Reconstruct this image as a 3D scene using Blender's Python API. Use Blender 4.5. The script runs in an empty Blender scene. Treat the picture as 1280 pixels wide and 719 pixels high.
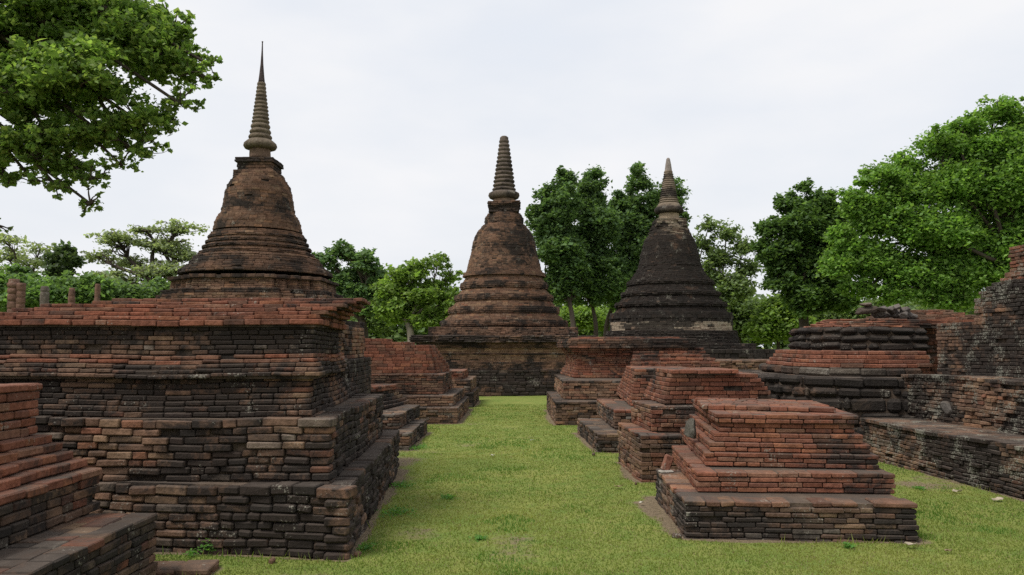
import bpy, math, random
import numpy as np
from mathutils import Vector, noise as mn

R = math.radians
rng = np.random.default_rng(7)
random.seed(7)
S = bpy.context.scene
COL = S.collection

# ------------------------------------------------------------------ camera, sky, sun, exposure
EYE, F = 1.8, 1000.0
PITCH = math.atan(.0705)
CP, SP = math.cos(PITCH), math.sin(PITCH)
cd = bpy.data.cameras.new('camera')
cam = bpy.data.objects.new('camera', cd); COL.objects.link(cam)
cam.location = (0, 0, EYE); cam.rotation_euler = (math.pi/2 + PITCH, 0, 0)
cd.sensor_width = 36; cd.lens = 36 * F / 1280; cd.clip_start = .05; cd.clip_end = 3000
S.camera = cam

SUN_EL, SUN_AZ = R(58), R(-125)        # azimuth from +Y, clockwise
w = bpy.data.worlds.new('World'); S.world = w; w.use_nodes = True
nt = w.node_tree; nt.nodes.clear()
out = nt.nodes.new('ShaderNodeOutputWorld'); bg = nt.nodes.new('ShaderNodeBackground')
sky = nt.nodes.new('ShaderNodeTexSky'); sky.sky_type = 'NISHITA'; sky.sun_disc = False
sky.sun_elevation = SUN_EL; sky.sun_rotation = SUN_AZ; sky.air_density = 1.6; sky.dust_density = 3.5
tc = nt.nodes.new('ShaderNodeTexCoord'); mp = nt.nodes.new('ShaderNodeMapping'); mp.inputs['Scale'].default_value = (1.6, 1.6, 4.5)
n1 = nt.nodes.new('ShaderNodeTexNoise'); n1.inputs['Scale'].default_value = 1.7; n1.inputs['Detail'].default_value = 5; n1.inputs['Roughness'].default_value = .5
cr = nt.nodes.new('ShaderNodeValToRGB')
cr.color_ramp.elements[0].position = .36; cr.color_ramp.elements[0].color = (.90, .90, .90, 1)
cr.color_ramp.elements[1].position = .62; cr.color_ramp.elements[1].color = (1, 1, 1, 1)
cl = nt.nodes.new('ShaderNodeValToRGB')
cl.color_ramp.elements[0].position = .3; cl.color_ramp.elements[0].color = (.835, .870, .935, 1)
cl.color_ramp.elements[1].position = .65; cl.color_ramp.elements[1].color = (.90, .905, .925, 1)
cm = nt.nodes.new('ShaderNodeVectorMath'); cm.operation = 'SCALE'; cm.inputs['Scale'].default_value = 8.3
mx = nt.nodes.new('ShaderNodeMix'); mx.data_type = 'RGBA'
L = nt.links.new
L(tc.outputs['Generated'], mp.inputs['Vector']); L(mp.outputs[0], n1.inputs['Vector'])
L(n1.outputs['Fac'], cr.inputs[0]); L(n1.outputs['Fac'], cl.inputs[0]); L(cl.outputs[0], cm.inputs[0])
L(cr.outputs[0], mx.inputs['Factor']); L(sky.outputs[0], mx.inputs['A']); L(cm.outputs[0], mx.inputs['B'])
L(mx.outputs['Result'], bg.inputs['Color']); bg.inputs['Strength'].default_value = .1
L(bg.outputs[0], out.inputs['Surface'])
sd = bpy.data.lights.new('sun', 'SUN'); sd.energy = 2.6; sd.angle = R(22); sd.color = (1, .96, .9)
so = bpy.data.objects.new('sun', sd); COL.objects.link(so)
dv = Vector((math.sin(SUN_AZ)*math.cos(SUN_EL), math.cos(SUN_AZ)*math.cos(SUN_EL), math.sin(SUN_EL)))
so.rotation_euler = dv.to_track_quat('Z', 'Y').to_euler(); so.location = (0, 0, 30)
vs = S.view_settings; vs.view_transform = 'Standard'; vs.look = 'None'; vs.exposure = .30; vs.gamma = 1
S.render.engine = 'CYCLES'
S.cycles.use_denoising = False
S.cycles.max_bounces = 10; S.cycles.diffuse_bounces = 6; S.cycles.transparent_max_bounces = 6

def G(px, py, z=0):                     # a point seen at (px, py) that lies at height z
    v = (359.5-py)/F; k = (z-EYE)/(SP+v*CP)
    return np.array([(px-640)/F*k, k*(CP-v*SP)])
def W(px, py, Y):                       # a point seen at (px, py) that lies at distance Y
    v = (359.5-py)/F; k = Y/(CP-v*SP)
    return np.array([(px-640)/F*k, Y, EYE+k*(SP+v*CP)])

# ------------------------------------------------------------------ helpers
def tag(o, label=None, cat=None, group=None, kind=None):
    if label: o['label'] = label
    if cat: o['category'] = cat
    if group: o['group'] = group
    if kind: o['kind'] = kind
    return o
def thing(name, label, cat, loc, group=None):
    o = bpy.data.objects.new(name, None); COL.objects.link(o); o.location = loc; o.empty_display_size = .2
    return tag(o, label, cat, group)
def link(name, me, parent=None):
    o = bpy.data.objects.new(name, me); COL.objects.link(o)
    if parent is not None:
        o.parent = parent; l = Vector(parent.location)
        o.location = -l
    return o
def raw_mesh(name, V, faces, mats, mat_idx=None, col=None, smooth=False):
    """faces: list of int arrays (n,k)"""
    me = bpy.data.meshes.new(name)
    V = np.asarray(V, dtype=np.float32)
    me.vertices.add(len(V)); me.vertices.foreach_set('co', V.ravel())
    loops = np.concatenate([np.asarray(f, dtype=np.int32).ravel() for f in faces])
    tot = np.concatenate([np.full(len(f), np.asarray(f).shape[1], dtype=np.int32) for f in faces])
    st = np.concatenate([[0], np.cumsum(tot)[:-1]]).astype(np.int32)
    me.loops.add(len(loops)); me.loops.foreach_set('vertex_index', loops)
    me.polygons.add(len(tot)); me.polygons.foreach_set('loop_start', st); me.polygons.foreach_set('loop_total', tot)
    for m in mats: me.materials.append(m)
    if mat_idx is not None: me.polygons.foreach_set('material_index', np.asarray(mat_idx, dtype=np.int32))
    me.polygons.foreach_set('use_smooth', np.full(len(tot), bool(smooth)))
    me.update(calc_edges=True)
    if col is not None:
        a = me.color_attributes.new('tint', 'FLOAT_COLOR', 'POINT')
        a.data.foreach_set('color', np.asarray(col, dtype=np.float32).ravel())
    me.validate()
    return me
def nz(p, s=1.0):
    return mn.noise(Vector((float(p[0])*s, float(p[1])*s, float(p[2])*s)))

# ------------------------------------------------------------------ materials
def mat_new(name):
    m = bpy.data.materials.new(name); m.use_nodes = True
    t = m.node_tree; b = t.nodes['Principled BSDF']; b.inputs['Roughness'].default_value = .95
    b.inputs['Specular IOR Level'].default_value = .15
    return m, t, b
def N(t, k, **kw):
    n = t.nodes.new(k)
    for a, v in kw.items():
        if a in n.inputs: n.inputs[a].default_value = v
        else: setattr(n, a, v)
    return n
def ramp(t, src, p0, p1, c0=(0, 0, 0, 1), c1=(1, 1, 1, 1)):
    r = t.nodes.new('ShaderNodeValToRGB')
    r.color_ramp.elements[0].position = p0; r.color_ramp.elements[0].color = c0
    r.color_ramp.elements[1].position = p1; r.color_ramp.elements[1].color = c1
    t.links.new(src, r.inputs[0]); return r
def mixc(t, fac, a, b, mode='MIX'):
    m = t.nodes.new('ShaderNodeMix'); m.data_type = 'RGBA'; m.blend_type = mode
    for key, v in (('Factor', fac), ('A', a), ('B', b)):
        if isinstance(v, (int, float, tuple)): m.inputs[key].default_value = v
        else: t.links.new(v, m.inputs[key])
    return m.outputs['Result']
def math_(t, op, a, b):
    m = t.nodes.new('ShaderNodeMath'); m.operation = op
    for k, v in ((0, a), (1, b)):
        if isinstance(v, (int, float)): m.inputs[k].default_value = v
        else: t.links.new(v, m.inputs[k])
    return m.outputs[0]
def masonry(name, stain_col=(.022, .019, .017, 1), lich=(.30, .28, .23, 1), lich_at=.70, sc=1.0, bump=.012, tinted=True, base=(.1, .08, .06, 1)):
    m, t, b = mat_new(name)
    geo = N(t, 'ShaderNodeNewGeometry'); P = geo.outputs['Position']
    if tinted:
        at = N(t, 'ShaderNodeAttribute', attribute_name='tint'); c = at.outputs['Color']; al = at.outputs['Alpha']
    else:
        rgb = N(t, 'ShaderNodeRGB'); rgb.outputs[0].default_value = base; c = rgb.outputs[0]; al = .5
    def noise(s, d=4, r=.55, dist=0):
        n = N(t, 'ShaderNodeTexNoise', Scale=s*sc, Detail=d, Roughness=r, Distortion=dist); t.links.new(P, n.inputs['Vector']); return n.outputs['Fac']
    nf = noise(22, 5, .7); nm = noise(7, 3); nl = noise(1.6, 9, .68, .9); ns = noise(45, 4, .65)
    c = mixc(t, 1.0, c, ramp(t, nf, .3, .72, (.62, .60, .58, 1), (1.32, 1.3, 1.28, 1)).outputs[0], 'MULTIPLY')
    c = mixc(t, ramp(t, nm, .45, .75).outputs[0], c, mixc(t, 1.0, c, (.66, .64, .62, 1), 'MULTIPLY'))
    st = math_(t, 'ADD', nl, math_(t, 'SUBTRACT', al, .5))
    st = math_(t, 'ADD', st, math_(t, 'MULTIPLY', math_(t, 'SUBTRACT', nf, .5), .35))
    c = mixc(t, math_(t, 'MULTIPLY', ramp(t, st, .44, .60).outputs[0], .93), c, stain_col)
    sx = N(t, 'ShaderNodeSeparateXYZ'); t.links.new(geo.outputs['True Normal'], sx.inputs[0])
    c = mixc(t, math_(t, 'MULTIPLY', ramp(t, sx.outputs['Z'], .55, .9).outputs[0], math_(t, 'MULTIPLY', ramp(t, nl, .35, .65).outputs[0], .65)), c, (.125, .10, .082, 1))
    li = math_(t, 'ADD', math_(t, 'MULTIPLY', noise(3.1, 4, .6, .3), .6), math_(t, 'MULTIPLY', ns, .55))
    c = mixc(t, math_(t, 'MULTIPLY', ramp(t, li, lich_at-.02, lich_at+.04).outputs[0], .75), c, lich)
    t.links.new(c, b.inputs['Base Color'])
    bm = N(t, 'ShaderNodeBump', Strength=.9, Distance=bump)
    t.links.new(math_(t, 'ADD', nf, math_(t, 'MULTIPLY', ns, .6)), bm.inputs['Height']); t.links.new(bm.outputs[0], b.inputs['Normal'])
    return m
M_BRICK = masonry('old_brick')
M_CORE = masonry('mortar_bed', tinted=False, base=(.12, .09, .068, 1), lich_at=.74)
M_STONE = masonry('weathered_stucco', bump=.02, lich_at=.69)
M_WALL = masonry('lichen_wall', lich=(.24, .235, .19, 1), lich_at=.64)
M_LAT = masonry('laterite', bump=.035, sc=.8, lich_at=.72)

def leaf_mat(name):
    m, t, b = mat_new(name)
    at = N(t, 'ShaderNodeAttribute', attribute_name='tint')
    t.links.new(at.outputs['Color'], b.inputs['Base Color']); b.inputs['Roughness'].default_value = .55
    b.inputs['Specular IOR Level'].default_value = .25
    tr = N(t, 'ShaderNodeBsdfTranslucent')
    t.links.new(mixc(t, 1.0, at.outputs['Color'], (1.35, 1.42, .7, 1), 'MULTIPLY'), tr.inputs['Color'])
    ms = N(t, 'ShaderNodeMixShader'); ms.inputs[0].default_value = .52
    t.links.new(b.outputs[0], ms.inputs[1]); t.links.new(tr.outputs[0], ms.inputs[2])
    t.links.new(ms.outputs[0], t.nodes['Material Output'].inputs['Surface'])
    return m
M_LEAF = leaf_mat('leaf')
def bark_mat(name, col):
    m, t, b = mat_new(name)
    geo = N(t, 'ShaderNodeNewGeometry'); n = N(t, 'ShaderNodeTexNoise', Scale=5, Detail=6, Roughness=.7)
    mpp = N(t, 'ShaderNodeMapping'); mpp.inputs['Scale'].default_value = (1, 1, .25)
    t.links.new(geo.outputs['Position'], mpp.inputs[0]); t.links.new(mpp.outputs[0], n.inputs['Vector'])
    c = ramp(t, n.outputs['Fac'], .3, .7, tuple(x*.55 for x in col)+(1,), tuple(x*1.3 for x in col)+(1,))
    t.links.new(c.outputs[0], b.inputs['Base Color'])
    bm = N(t, 'ShaderNodeBump', Strength=.8, Distance=.03); t.links.new(n.outputs['Fac'], bm.inputs['Height']); t.links.new(bm.outputs[0], b.inputs['Normal'])
    return m
M_BARK = bark_mat('bark', (.07, .055, .045)); M_PALEBARK = bark_mat('pale_bark', (.20, .17, .14))

# ------------------------------------------------------------------ bricks
PAL = dict(
    red=[(.245, .093, .056), (.205, .082, .052), (.18, .075, .05), (.275, .12, .066), (.145, .068, .049), (.23, .10, .062)],
    tan=[(.30, .195, .12), (.25, .17, .11), (.23, .14, .09), (.30, .165, .095)],
    brown=[(.165, .098, .066), (.13, .082, .058), (.19, .12, .082), (.20, .115, .076)],
    dark=[(.055, .043, .035), (.038, .032, .027), (.075, .053, .041), (.09, .068, .052)],
    grey=[(.17, .15, .125), (.22, .20, .17), (.13, .115, .095)])
def style(mix, Lb=.26, dep=.13, jit=.007, cham=.006, gap=.008, stain=.42, spread=.16, wav=.006, miss=.012, hs=1.0):
    ks = list(mix); ws = np.array([mix[k] for k in ks], float); ws /= ws.sum()
    return dict(ks=ks, ws=ws, L=Lb, dep=dep, jit=jit, cham=cham, gap=gap, stain=stain, spread=spread, wav=wav, miss=miss, hs=hs)

# chamfered box template
_c = [(i, j, k) for i in (0, 1) for j in (0, 1) for k in (0, 1)]
_tv = [(ci, a) for ci in range(8) for a in range(3)]
_ti = {v: n for n, v in enumerate(_tv)}
def _template():
    unit = np.array([[_c[ci][x]*2-1 for x in range(3)] for ci, a in _tv], float)
    for n, (ci, a) in enumerate(_tv):
        for x in range(3):
            if x != a: unit[n][x] *= .8
    quads, tris = [], []
    def fix(f):
        P = unit[list(f)]; n = np.cross(P[1]-P[0], P[2]-P[0])
        return f if np.dot(n, P.mean(0)) > 0 else tuple(reversed(f))
    idx = {c: n for n, c in enumerate(_c)}
    for a in range(3):
        b, c = [x for x in range(3) if x != a]
        for s in (0, 1):
            def cc(u, v):
                q = [0, 0, 0]; q[a] = s; q[b] = u; q[c] = v; return idx[tuple(q)]
            quads.append(fix(tuple(_ti[(cc(u, v), a)] for u, v in ((0, 0), (1, 0), (1, 1), (0, 1)))))
        for u in (0, 1):            # edges along axis a, between faces b and c
            for v in (0, 1):
                def ce(s2):
                    q = [0, 0, 0]; q[a] = s2; q[b] = u; q[c] = v; return idx[tuple(q)]
                quads.append(fix((_ti[(ce(0), b)], _ti[(ce(1), b)], _ti[(ce(1), c)], _ti[(ce(0), c)])))
    for ci in range(8): tris.append(fix(tuple(_ti[(ci, a)] for a in range(3))))
    return np.array(quads), np.array(tris)
TQ, TT = _template()
def box_verts(C8, ch):
    """C8 (N,8,3) -> (N,24,3)"""
    out = np.zeros((len(C8), 24, 3))
    idx = {c: n for n, c in enumerate(_c)}
    for n, (ci, a) in enumerate(_tv):
        p = C8[:, ci].copy(); base = C8[:, ci]
        for x in range(3):
            if x == a: continue
            q = list(_c[ci]); q[x] = 1-q[x]
            d = C8[:, idx[tuple(q)]]-base; l = np.linalg.norm(d, axis=1, keepdims=True)+1e-9
            p += d/l*np.minimum(ch[:, None], l*.42)
        out[:, n] = p
    return out

def inset(poly, d):
    poly = np.asarray(poly, float); n = len(poly)
    if n > 20:
        c = poly.mean(0); v = poly-c; l = np.linalg.norm(v, axis=1, keepdims=True)
        return c+v*(1-d/l)
    e = np.roll(poly, -1, 0)-poly; e /= np.linalg.norm(e, axis=1, keepdims=True)+1e-9
    nin = np.stack([-e[:, 1], e[:, 0]], 1)
    out = np.zeros_like(poly)
    for i in range(n):
        n0, n1 = nin[i-1], nin[i]; k = 1+np.dot(n0, n1)
        out[i] = poly[i]+(n0+n1)/max(k, .3)*d
    return out
def circle(cx, cy, r, n, ph=0):
    a = np.arange(n)/n*2*math.pi+ph
    return np.stack([cx+np.cos(a)*r, cy+np.sin(a)*r], 1)

class Masonry:
    def __init__(s): s.C = []; s.col = []; s.ch = []; s.V = []; s.F = {}; s.nv = 0
    def brick(s, o0, o1, i0, i1, z0, z1, st):
        mid = (o0+o1)/2; c3 = (mid[0], mid[1], (z0+z1)/2)
        if random.random() < st['miss']: return
        d = o1-o0; l = math.hypot(*d)
        if l < .02: return
        nout = np.array([d[1], -d[0]])/l
        jo = random.gauss(0, st['jit'])
        yaw = random.gauss(0, st['jit']*.6)
        P = np.array([[o0+nout*(jo+yaw), o1+nout*(jo-yaw)], [i0, i1]])
        wz = st['wav']*(nz((c3[0], c3[1], c3[2]*.3), .8)*3+nz(c3, 3.1))+random.gauss(0, .0012)
        tilt = random.gauss(0, st['jit']*.22)
        c8 = np.zeros((8, 3))
        g = st['gap']
        for n, (i, j, k) in enumerate(_c):      # i: along, j: in, k: up
            p = P[j][i]
            z = (z0+g*.5 if k == 0 else z1-g*.35)+wz+(tilt if i else -tilt)
            jj = st['jit']*.35
            c8[n] = (p[0]+random.gauss(0, jj), p[1]+random.gauss(0, jj), z+random.gauss(0, jj*.45))
        s.C.append(c8)
        coh = nz(c3, 1.1)
        big = nz(c3, .75)+.5*nz((c3[0]+7, c3[1], c3[2]*1.6), 2.2)
        ww = [w_*math.exp((-1.1+3.2*big if q_ == 'dark' else -1.5*big if q_ in ('tan', 'grey', 'cream') else 0)) for q_, w_ in zip(st['ks'], st['ws'])]
        k = random.choices(st['ks'], ww)[0]
        base = np.array(random.choice(PAL[k])); base = (base*.62+np.mean(PAL[st['ks'][0]], 0)*.38 if k != st['ks'][0] or st['ks'][0] != 'dark' else base)*random.uniform(.82, 1.14)
        al = st['stain']+st['spread']*random.gauss(0, .13)+big*st['spread']*1.1
        s.col.append((*base, min(.95, max(.03, al)))); s.ch.append(st['cham']*random.uniform(.6, 1.5))
    def run(s, a, b, z0, z1, st, dep, rnd):
        d = b-a; l = math.hypot(*d)
        if l < .03: return
        t = d/l; nin = np.array([-t[1], t[0]])
        x = -random.random()*.5*st['L'] if rnd else 0
        while x < l-.01:
            bl = st['L']*random.uniform(.62, 1.25)
            if random.random() < .2: bl = st['L']*.5
            x1 = x+bl
            if l-x1 < st['L']*.35: x1 = l
            u0, u1 = max(x, 0)+st['gap']*.5, min(x1, l)-st['gap']*.5
            if u1-u0 > .02:
                s.brick(a+t*u0, a+t*u1, a+t*u0+nin*dep, a+t*u1+nin*dep, z0, z1, st)
            x = x1
    def course(s, poly, z0, z1, st, k=0, dep=None):
        poly = np.asarray(poly, float); n = len(poly); dep = dep or st['dep']
        for i in range(n):
            a, b = poly[i], poly[(i+1) % n]; e = b-a; l = math.hypot(*e)
            if l < .02: continue
            t = e/l
            pe = a-poly[i-1]; ne = poly[(i+2) % n]-b
            cv0 = pe[0]*e[1]-pe[1]*e[0] > .7*math.hypot(*pe)*l; cv1 = e[0]*ne[1]-e[1]*ne[0] > .7*math.hypot(*ne)*l
            par = (k+i) % 2; prev = (k+(i-1) % n) % 2
            a2 = a+t*dep*.98 if (cv0 and not prev) else a
            b2 = b-t*dep*.98 if (cv1 and par) else b
            if np.dot(b2-a2, t) > .04: s.run(a2, b2, z0, z1, st, dep, True)
    def ring(s, cx, cy, r, z0, z1, st, dep=None):
        n = max(8, int(2*math.pi*r/st['L'])); ph = random.random()*6
        dep = dep or min(st['dep'], r*.5)
        P = circle(cx, cy, r, n, ph); Q = circle(cx, cy, r-dep, n, ph)
        g = st['gap']/max(st['L'], .01)*.5
        for i in range(n):
            a, b, c, d = P[i], P[(i+1) % n], Q[i], Q[(i+1) % n]
            s.brick(a+(b-a)*g, b-(b-a)*g, c, d, z0, z1, st)
        s.core(circle(cx, cy, r-.035, min(n, 48), ph), z0, z1-.012, raw=True)
    def core(s, poly, z0, z1, raw=False, poly1=None):
        p0 = np.asarray(poly, float) if raw else inset(poly, .028)
        p1 = p0 if poly1 is None else (np.asarray(poly1) if raw else inset(poly1, .028))
        n = len(p0); b = s.nv
        s.V += [(x, y, z0) for x, y in p0]+[(x, y, z1) for x, y in p1]; s.nv += 2*n
        for i in range(n): s.F.setdefault(4, []).append((b+i, b+(i+1) % n, b+n+(i+1) % n, b+n+i))
        s.F.setdefault(n, []).append(tuple(b+n+i for i in range(n)))
    def tier(s, z0, z1, p0, st, p1=None, n=None, hc=.06, ledge=.0, drop=None):
        """courses from footprint p0 at z0 to p1 at z1; ledge: depth of the bricks of the top course"""
        p0 = np.asarray(p0, float); p1 = p0 if p1 is None else np.asarray(p1, float)
        n = n or max(1, round((z1-z0)/hc)); h = (z1-z0)/n
        for k in range(n):
            f = (k+.5)/n; pl = p0*(1-f)+p1*f
            jp = inset(pl, random.gauss(0, st['jit']*.45)) if len(pl) < 20 else pl
            if k == n-1 and ledge > .3:
                rows_ = max(2, round(ledge/.2)); dd = ledge/rows_
                for r_ in range(rows_): s.course(inset(jp, dd*r_), z0+k*h, z0+(k+1)*h, st, k+r_, dep=dd*.97)
            else: s.course(jp, z0+k*h, z0+(k+1)*h, st, k, dep=max(st['dep'], ledge) if k == n-1 and ledge else None)
            s.core(inset(pl, 2.2*st['jit']), z0+k*h-.01, z0+(k+1)*h-.012)
    def pave(s, quad, z, st, th=.05):
        q = np.asarray(quad, float); w_ = (np.linalg.norm(q[3]-q[0])+np.linalg.norm(q[2]-q[1]))/2
        m = max(1, int(w_/.15))
        for r in range(m):
            f0, f1 = r/m, (r+1)/m
            a0 = q[0]+(q[3]-q[0])*f0; b0 = q[1]+(q[2]-q[1])*f0; a1 = q[0]+(q[3]-q[0])*f1
            s.run(a0, b0, z-th, z, st, np.linalg.norm(a1-a0)*.95, True)
    def build(s, name, parent, mat=None, mat2=None, label=None):
        mats = [mat or M_BRICK, mat2 or M_CORE]
        nb = len(s.C); V = np.zeros((0, 3)); faces = []; idx = []; col = np.zeros((0, 4))
        if nb:
            V = box_verts(np.array(s.C), np.array(s.ch)).reshape(-1, 3)
            off = (np.arange(nb)*24)[:, None, None]
            q = (TQ[None]+off).reshape(-1, 4); t = (TT[None]+off).reshape(-1, 3)
            faces += [q, t]; idx += [0]*(len(q)+len(t)); col = np.repeat(np.array(s.col), 24, 0)
        if s.V:
            b = len(V); V = np.vstack([V, np.array(s.V)]); col = np.vstack([col, np.tile([.1, .08, .06, .5], (len(s.V), 1))])
            for k, f in s.F.items():
                faces.append(np.array(f)+b); idx += [1]*len(f)
        me = raw_mesh(name, V, faces, mats, idx, col)
        o = link(name, me, parent)
        if label: o['label'] = label
        return o

def quad(z, FL, FR, BL=None, BR=None):
    """footprint from three seen corners (pixels of the photograph) at height z, counter-clockwise"""
    fl, fr = G(*FL, z), G(*FR, z)
    bl = G(*BL, z) if BL else None; br = G(*BR, z) if BR else None
    if bl is None: bl = fl+br-fr
    if br is None: br = fr+bl-fl
    return np.array([fl, fr, br, bl])
def Q(FL, FR, BR, BL): return np.array([FL, FR, BR, BL], float)
FOOT = []                                # footprints, for grass and bare earth

# ------------------------------------------------------------------ right-hand row of pedestals
RG = 'brick pedestals beside the grass path'
st_old = style(dict(dark=4, brown=3.5, tan=1.2, grey=.7), Lb=.24, jit=.006, cham=.007, stain=.52)
st_red = style(dict(red=8, brown=1.5, dark=.8), Lb=.27, jit=.003, cham=.006, stain=.40, spread=.2, miss=.015)
st_redw = style(dict(red=7, brown=2, dark=1.5), Lb=.25, miss=.03, jit=.005, cham=.007, stain=.41)
st_edge = style(dict(red=3, brown=3, tan=2, dark=3), Lb=.27, jit=.007, cham=.008, stain=.47)

# P1, nearest
z1, z2, z3 = .33, .528, 1.054
q1 = quad(z1, (855.7, 626.2), (1147.6, 630.5), BL=(819, 585.5)); FOOT.append(q1)
t = thing('brick_pedestal', 'low red brick pedestal standing alone nearest the camera at the right of the grass path', 'brick pedestal', (*q1[0], 0), RG)
b = Masonry(); b.tier(-.1, z1-.05, inset(q1, -.01), st_old, inset(q1, .01), hc=.047); b.tier(z1-.05, z1, q1, st_edge, n=1, ledge=.27); b.build('base_tier', t)
q2 = quad(z2, (871.3, 589.5), (1118.5, 591.6), BL=(839.8, 557))
b = Masonry(); b.tier(z1, z2-.05, q2, st_red, hc=.05); b.tier(z2-.05, z2, inset(q2, -.008), st_redw, n=1, ledge=.2); b.build('middle_tier', t)
q3 = quad(z2, (881, 582.5), (1100, 586.4), BL=(850, 548))
b = Masonry()
hs = [(.528, .672, 0, 3), (.672, .768, .06, 2), (.768, .864, .115, 2), (.864, .965, .175, 2)]
for a0, a1, ins, n in hs: b.tier(a0, a1, inset(q3, ins), st_red if ins < .17 else st_redw, n=n, ledge=.16)
b.tier(.965, 1.06, inset(q3, .14), st_red, n=2, ledge=.35)
b.build('stepped_body', t)
q4 = quad(1.11, (877, 506), (1045, 510), BL=(869, 497.5))
b = Masonry(); q4[2:] = q4[2:]; b.tier(1.055, 1.11, q4, st_redw, n=1); b.pave(inset(q4, .12), 1.108, st_redw); 
b.pave(inset(q3, .42), 1.058, st_edge); b.build('top_slab', t)

# P2
z1, z2, z3 = .592, .942, 1.43
q1 = quad(z1, (800.6, 544.6), (1046, 546), BL=(772, 528)); FOOT.append(q1)
t = thing('brick_pedestal', 'stepped red brick pedestal directly behind the nearest one, its top just under eye level', 'brick pedestal', (*q1[0], 0), RG)
b = Masonry(); b.tier(-.1, z1-.055, q1, style(dict(brown=5, tan=3, red=2, dark=2), Lb=.27, jit=.008, stain=.42), hc=.06); b.tier(z1-.055, z1, q1, st_edge, n=1, ledge=.3); b.build('base_tier', t)
q2 = quad(z2, (813.8, 508), (1000, 509), BL=(788.8, 499.6))
b = Masonry(); b.tier(z1, z2-.055, q2, style(dict(red=4, tan=3, brown=3, dark=1), Lb=.27, stain=.42), hc=.06); b.tier(z2-.055, z2, q2, st_edge, n=1, ledge=.25); b.build('middle_tier', t)
q3b = quad(z2, (828.9, 505.6), (972, 504), BL=(803.8, 496)); q3t = quad(z3, (840, 462.5), (921.5, 462.5), BL=(821, 459.5))
q3t[2] = q3t[1]+(q3b[2]-q3b[1])*.8; q3t[3] = q3t[0]+(q3b[3]-q3b[0])*.8
b = Masonry(); m = .30
for k in range(7):
    f = k/7; p = q3b*(1-f)+q3t*f; p[1] = q3b[1]*(1-f*.55)+q3t[1]*f*.55; p[2] = q3b[2]*(1-f*.55)+q3t[2]*f*.55
    b.tier(z2+(z3-z2)*k/8.0, z2+(z3-z2)*(k+1)/8.0, p, st_red if k % 3 else st_redw, n=1, ledge=.2)
b.tier(z3-(z3-z2)/8, z3, inset(q3t, -.02), st_red, n=1, ledge=.3); b.pave(inset(q3t, .25), z3-.002, st_redw)
b.build('stepped_body', t)

# P3
z1, z2, z3 = .296, .629, 1.331
q1 = quad(z1, (746.3, 542.6), (840, 543), BL=(721.3, 522.6)); q1[1] += q1[1]-q1[0]; q1[2] += q1[2]-q1[3]; FOOT.append(q1)
t = thing('brick_pedestal', 'third brick pedestal of the right row, with a low dark base projecting into the grass', 'brick pedestal', (*q1[0], 0), RG)
b = Masonry(); b.tier(-.1, z1-.055, q1, st_old, hc=.055); b.tier(z1-.055, z1, q1, st_old, n=1, ledge=.4); b.build('base_tier', t)
q2 = quad(z2, (767.5, 512.6), (850, 513), BL=(745.8, 498.8)); q2[1] += .8*(q2[1]-q2[0]); q2[2] += .8*(q2[2]-q2[3])
b = Masonry(); b.tier(z1, z2-.055, q2, st_old, hc=.055); b.tier(z2-.055, z2, q2, st_edge, n=1, ledge=.3); b.build('middle_tier', t)
q3b = quad(z2, (788, 507.6), (880, 508), BL=(768.8, 492.6)); q3t = inset(q3b, .12); q3t[3] += (q3t[0]-q3t[3])*.45; q3t[2] += (q3t[1]-q3t[2])*.45
b = Masonry(); b.tier(z2, z3, q3b, st_redw, q3t, hc=.058, ledge=.2); b.pave(inset(q3t, .1), z3, st_redw); b.build('stepped_body', t)

# P4
z1, z2 = .511, .945
q1 = quad(z1, (694.5, 502.4), (820, 503), BL=(683.3, 489)); q1[1:3, 0] += 1.6; FOOT.append(q1)
t = thing('brick_pedestal', 'large brick pedestal with a corniced top at the far end of the right row', 'brick pedestal', (*q1[0], 0), RG)
b = Masonry(); b.tier(-.1, z1-.06, q1, style(dict(brown=5, tan=3, dark=2), stain=.44), hc=.06); b.tier(z1-.06, z1, q1, st_old, n=1, ledge=.35); b.build('base_tier', t)
q2 = quad(z2, (704, 475.7), (800, 477), BL=(693.4, 467.9)); q2[1:3, 0] += 1.9
b = Masonry(); b.tier(z1, z2-.06, q2, style(dict(tan=4, red=3, brown=3, dark=2), stain=.42), hc=.06); b.tier(z2-.06, z2, q2, st_old, n=1, ledge=.35); b.build('middle_tier', t)
fl = G(721, 472, z2); fr = np.array([4.75, fl[1]]); br = np.array([4.75, fl[1]+2.6]); bl = np.array([fl[0]-.12, fl[1]+2.6])
body = np.array([fl, fr, br, bl])
b = Masonry(); sr = style(dict(red=6, tan=2, brown=2, dark=1), stain=.40)
b.tier(z2, 1.2, inset(body, -.16), sr, inset(body, -.02), hc=.058, ledge=.15); b.tier(1.2, 1.52, body, sr, hc=.058); b.tier(1.52, 1.70, body, sr, inset(body, -.16), hc=.058, ledge=.2)
for k in range(4):                      # stepped wing in front of the body, to the right
    x0 = fl[0]+1.35+.02*k
    b.tier(z2+.12*k if k else .3, 1.62-.09*(3-k), Q((x0, fl[1]-.62+.14*k), (5.15-.08*k, fl[1]-.62+.14*k), (5.15-.08*k, fl[1]+1.2), (x0, fl[1]+1.2)), st_redw, hc=.058, ledge=.2)
b.build('corniced_body', t)
cp = inset(body, -.22); cp[1, 0] -= .30; cp[2, 0] -= .30
b = Masonry(); b.tier(1.70, 1.93, cp, style(dict(brown=4, dark=4, red=2), stain=.50, Lb=.3), n=4, ledge=.25); b.pave(inset(cp, .2), 1.945, st_redw); b.pave(inset(cp, .35), 1.93+.05, sr, th=.05); b.build('cornice_slab', t)

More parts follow.
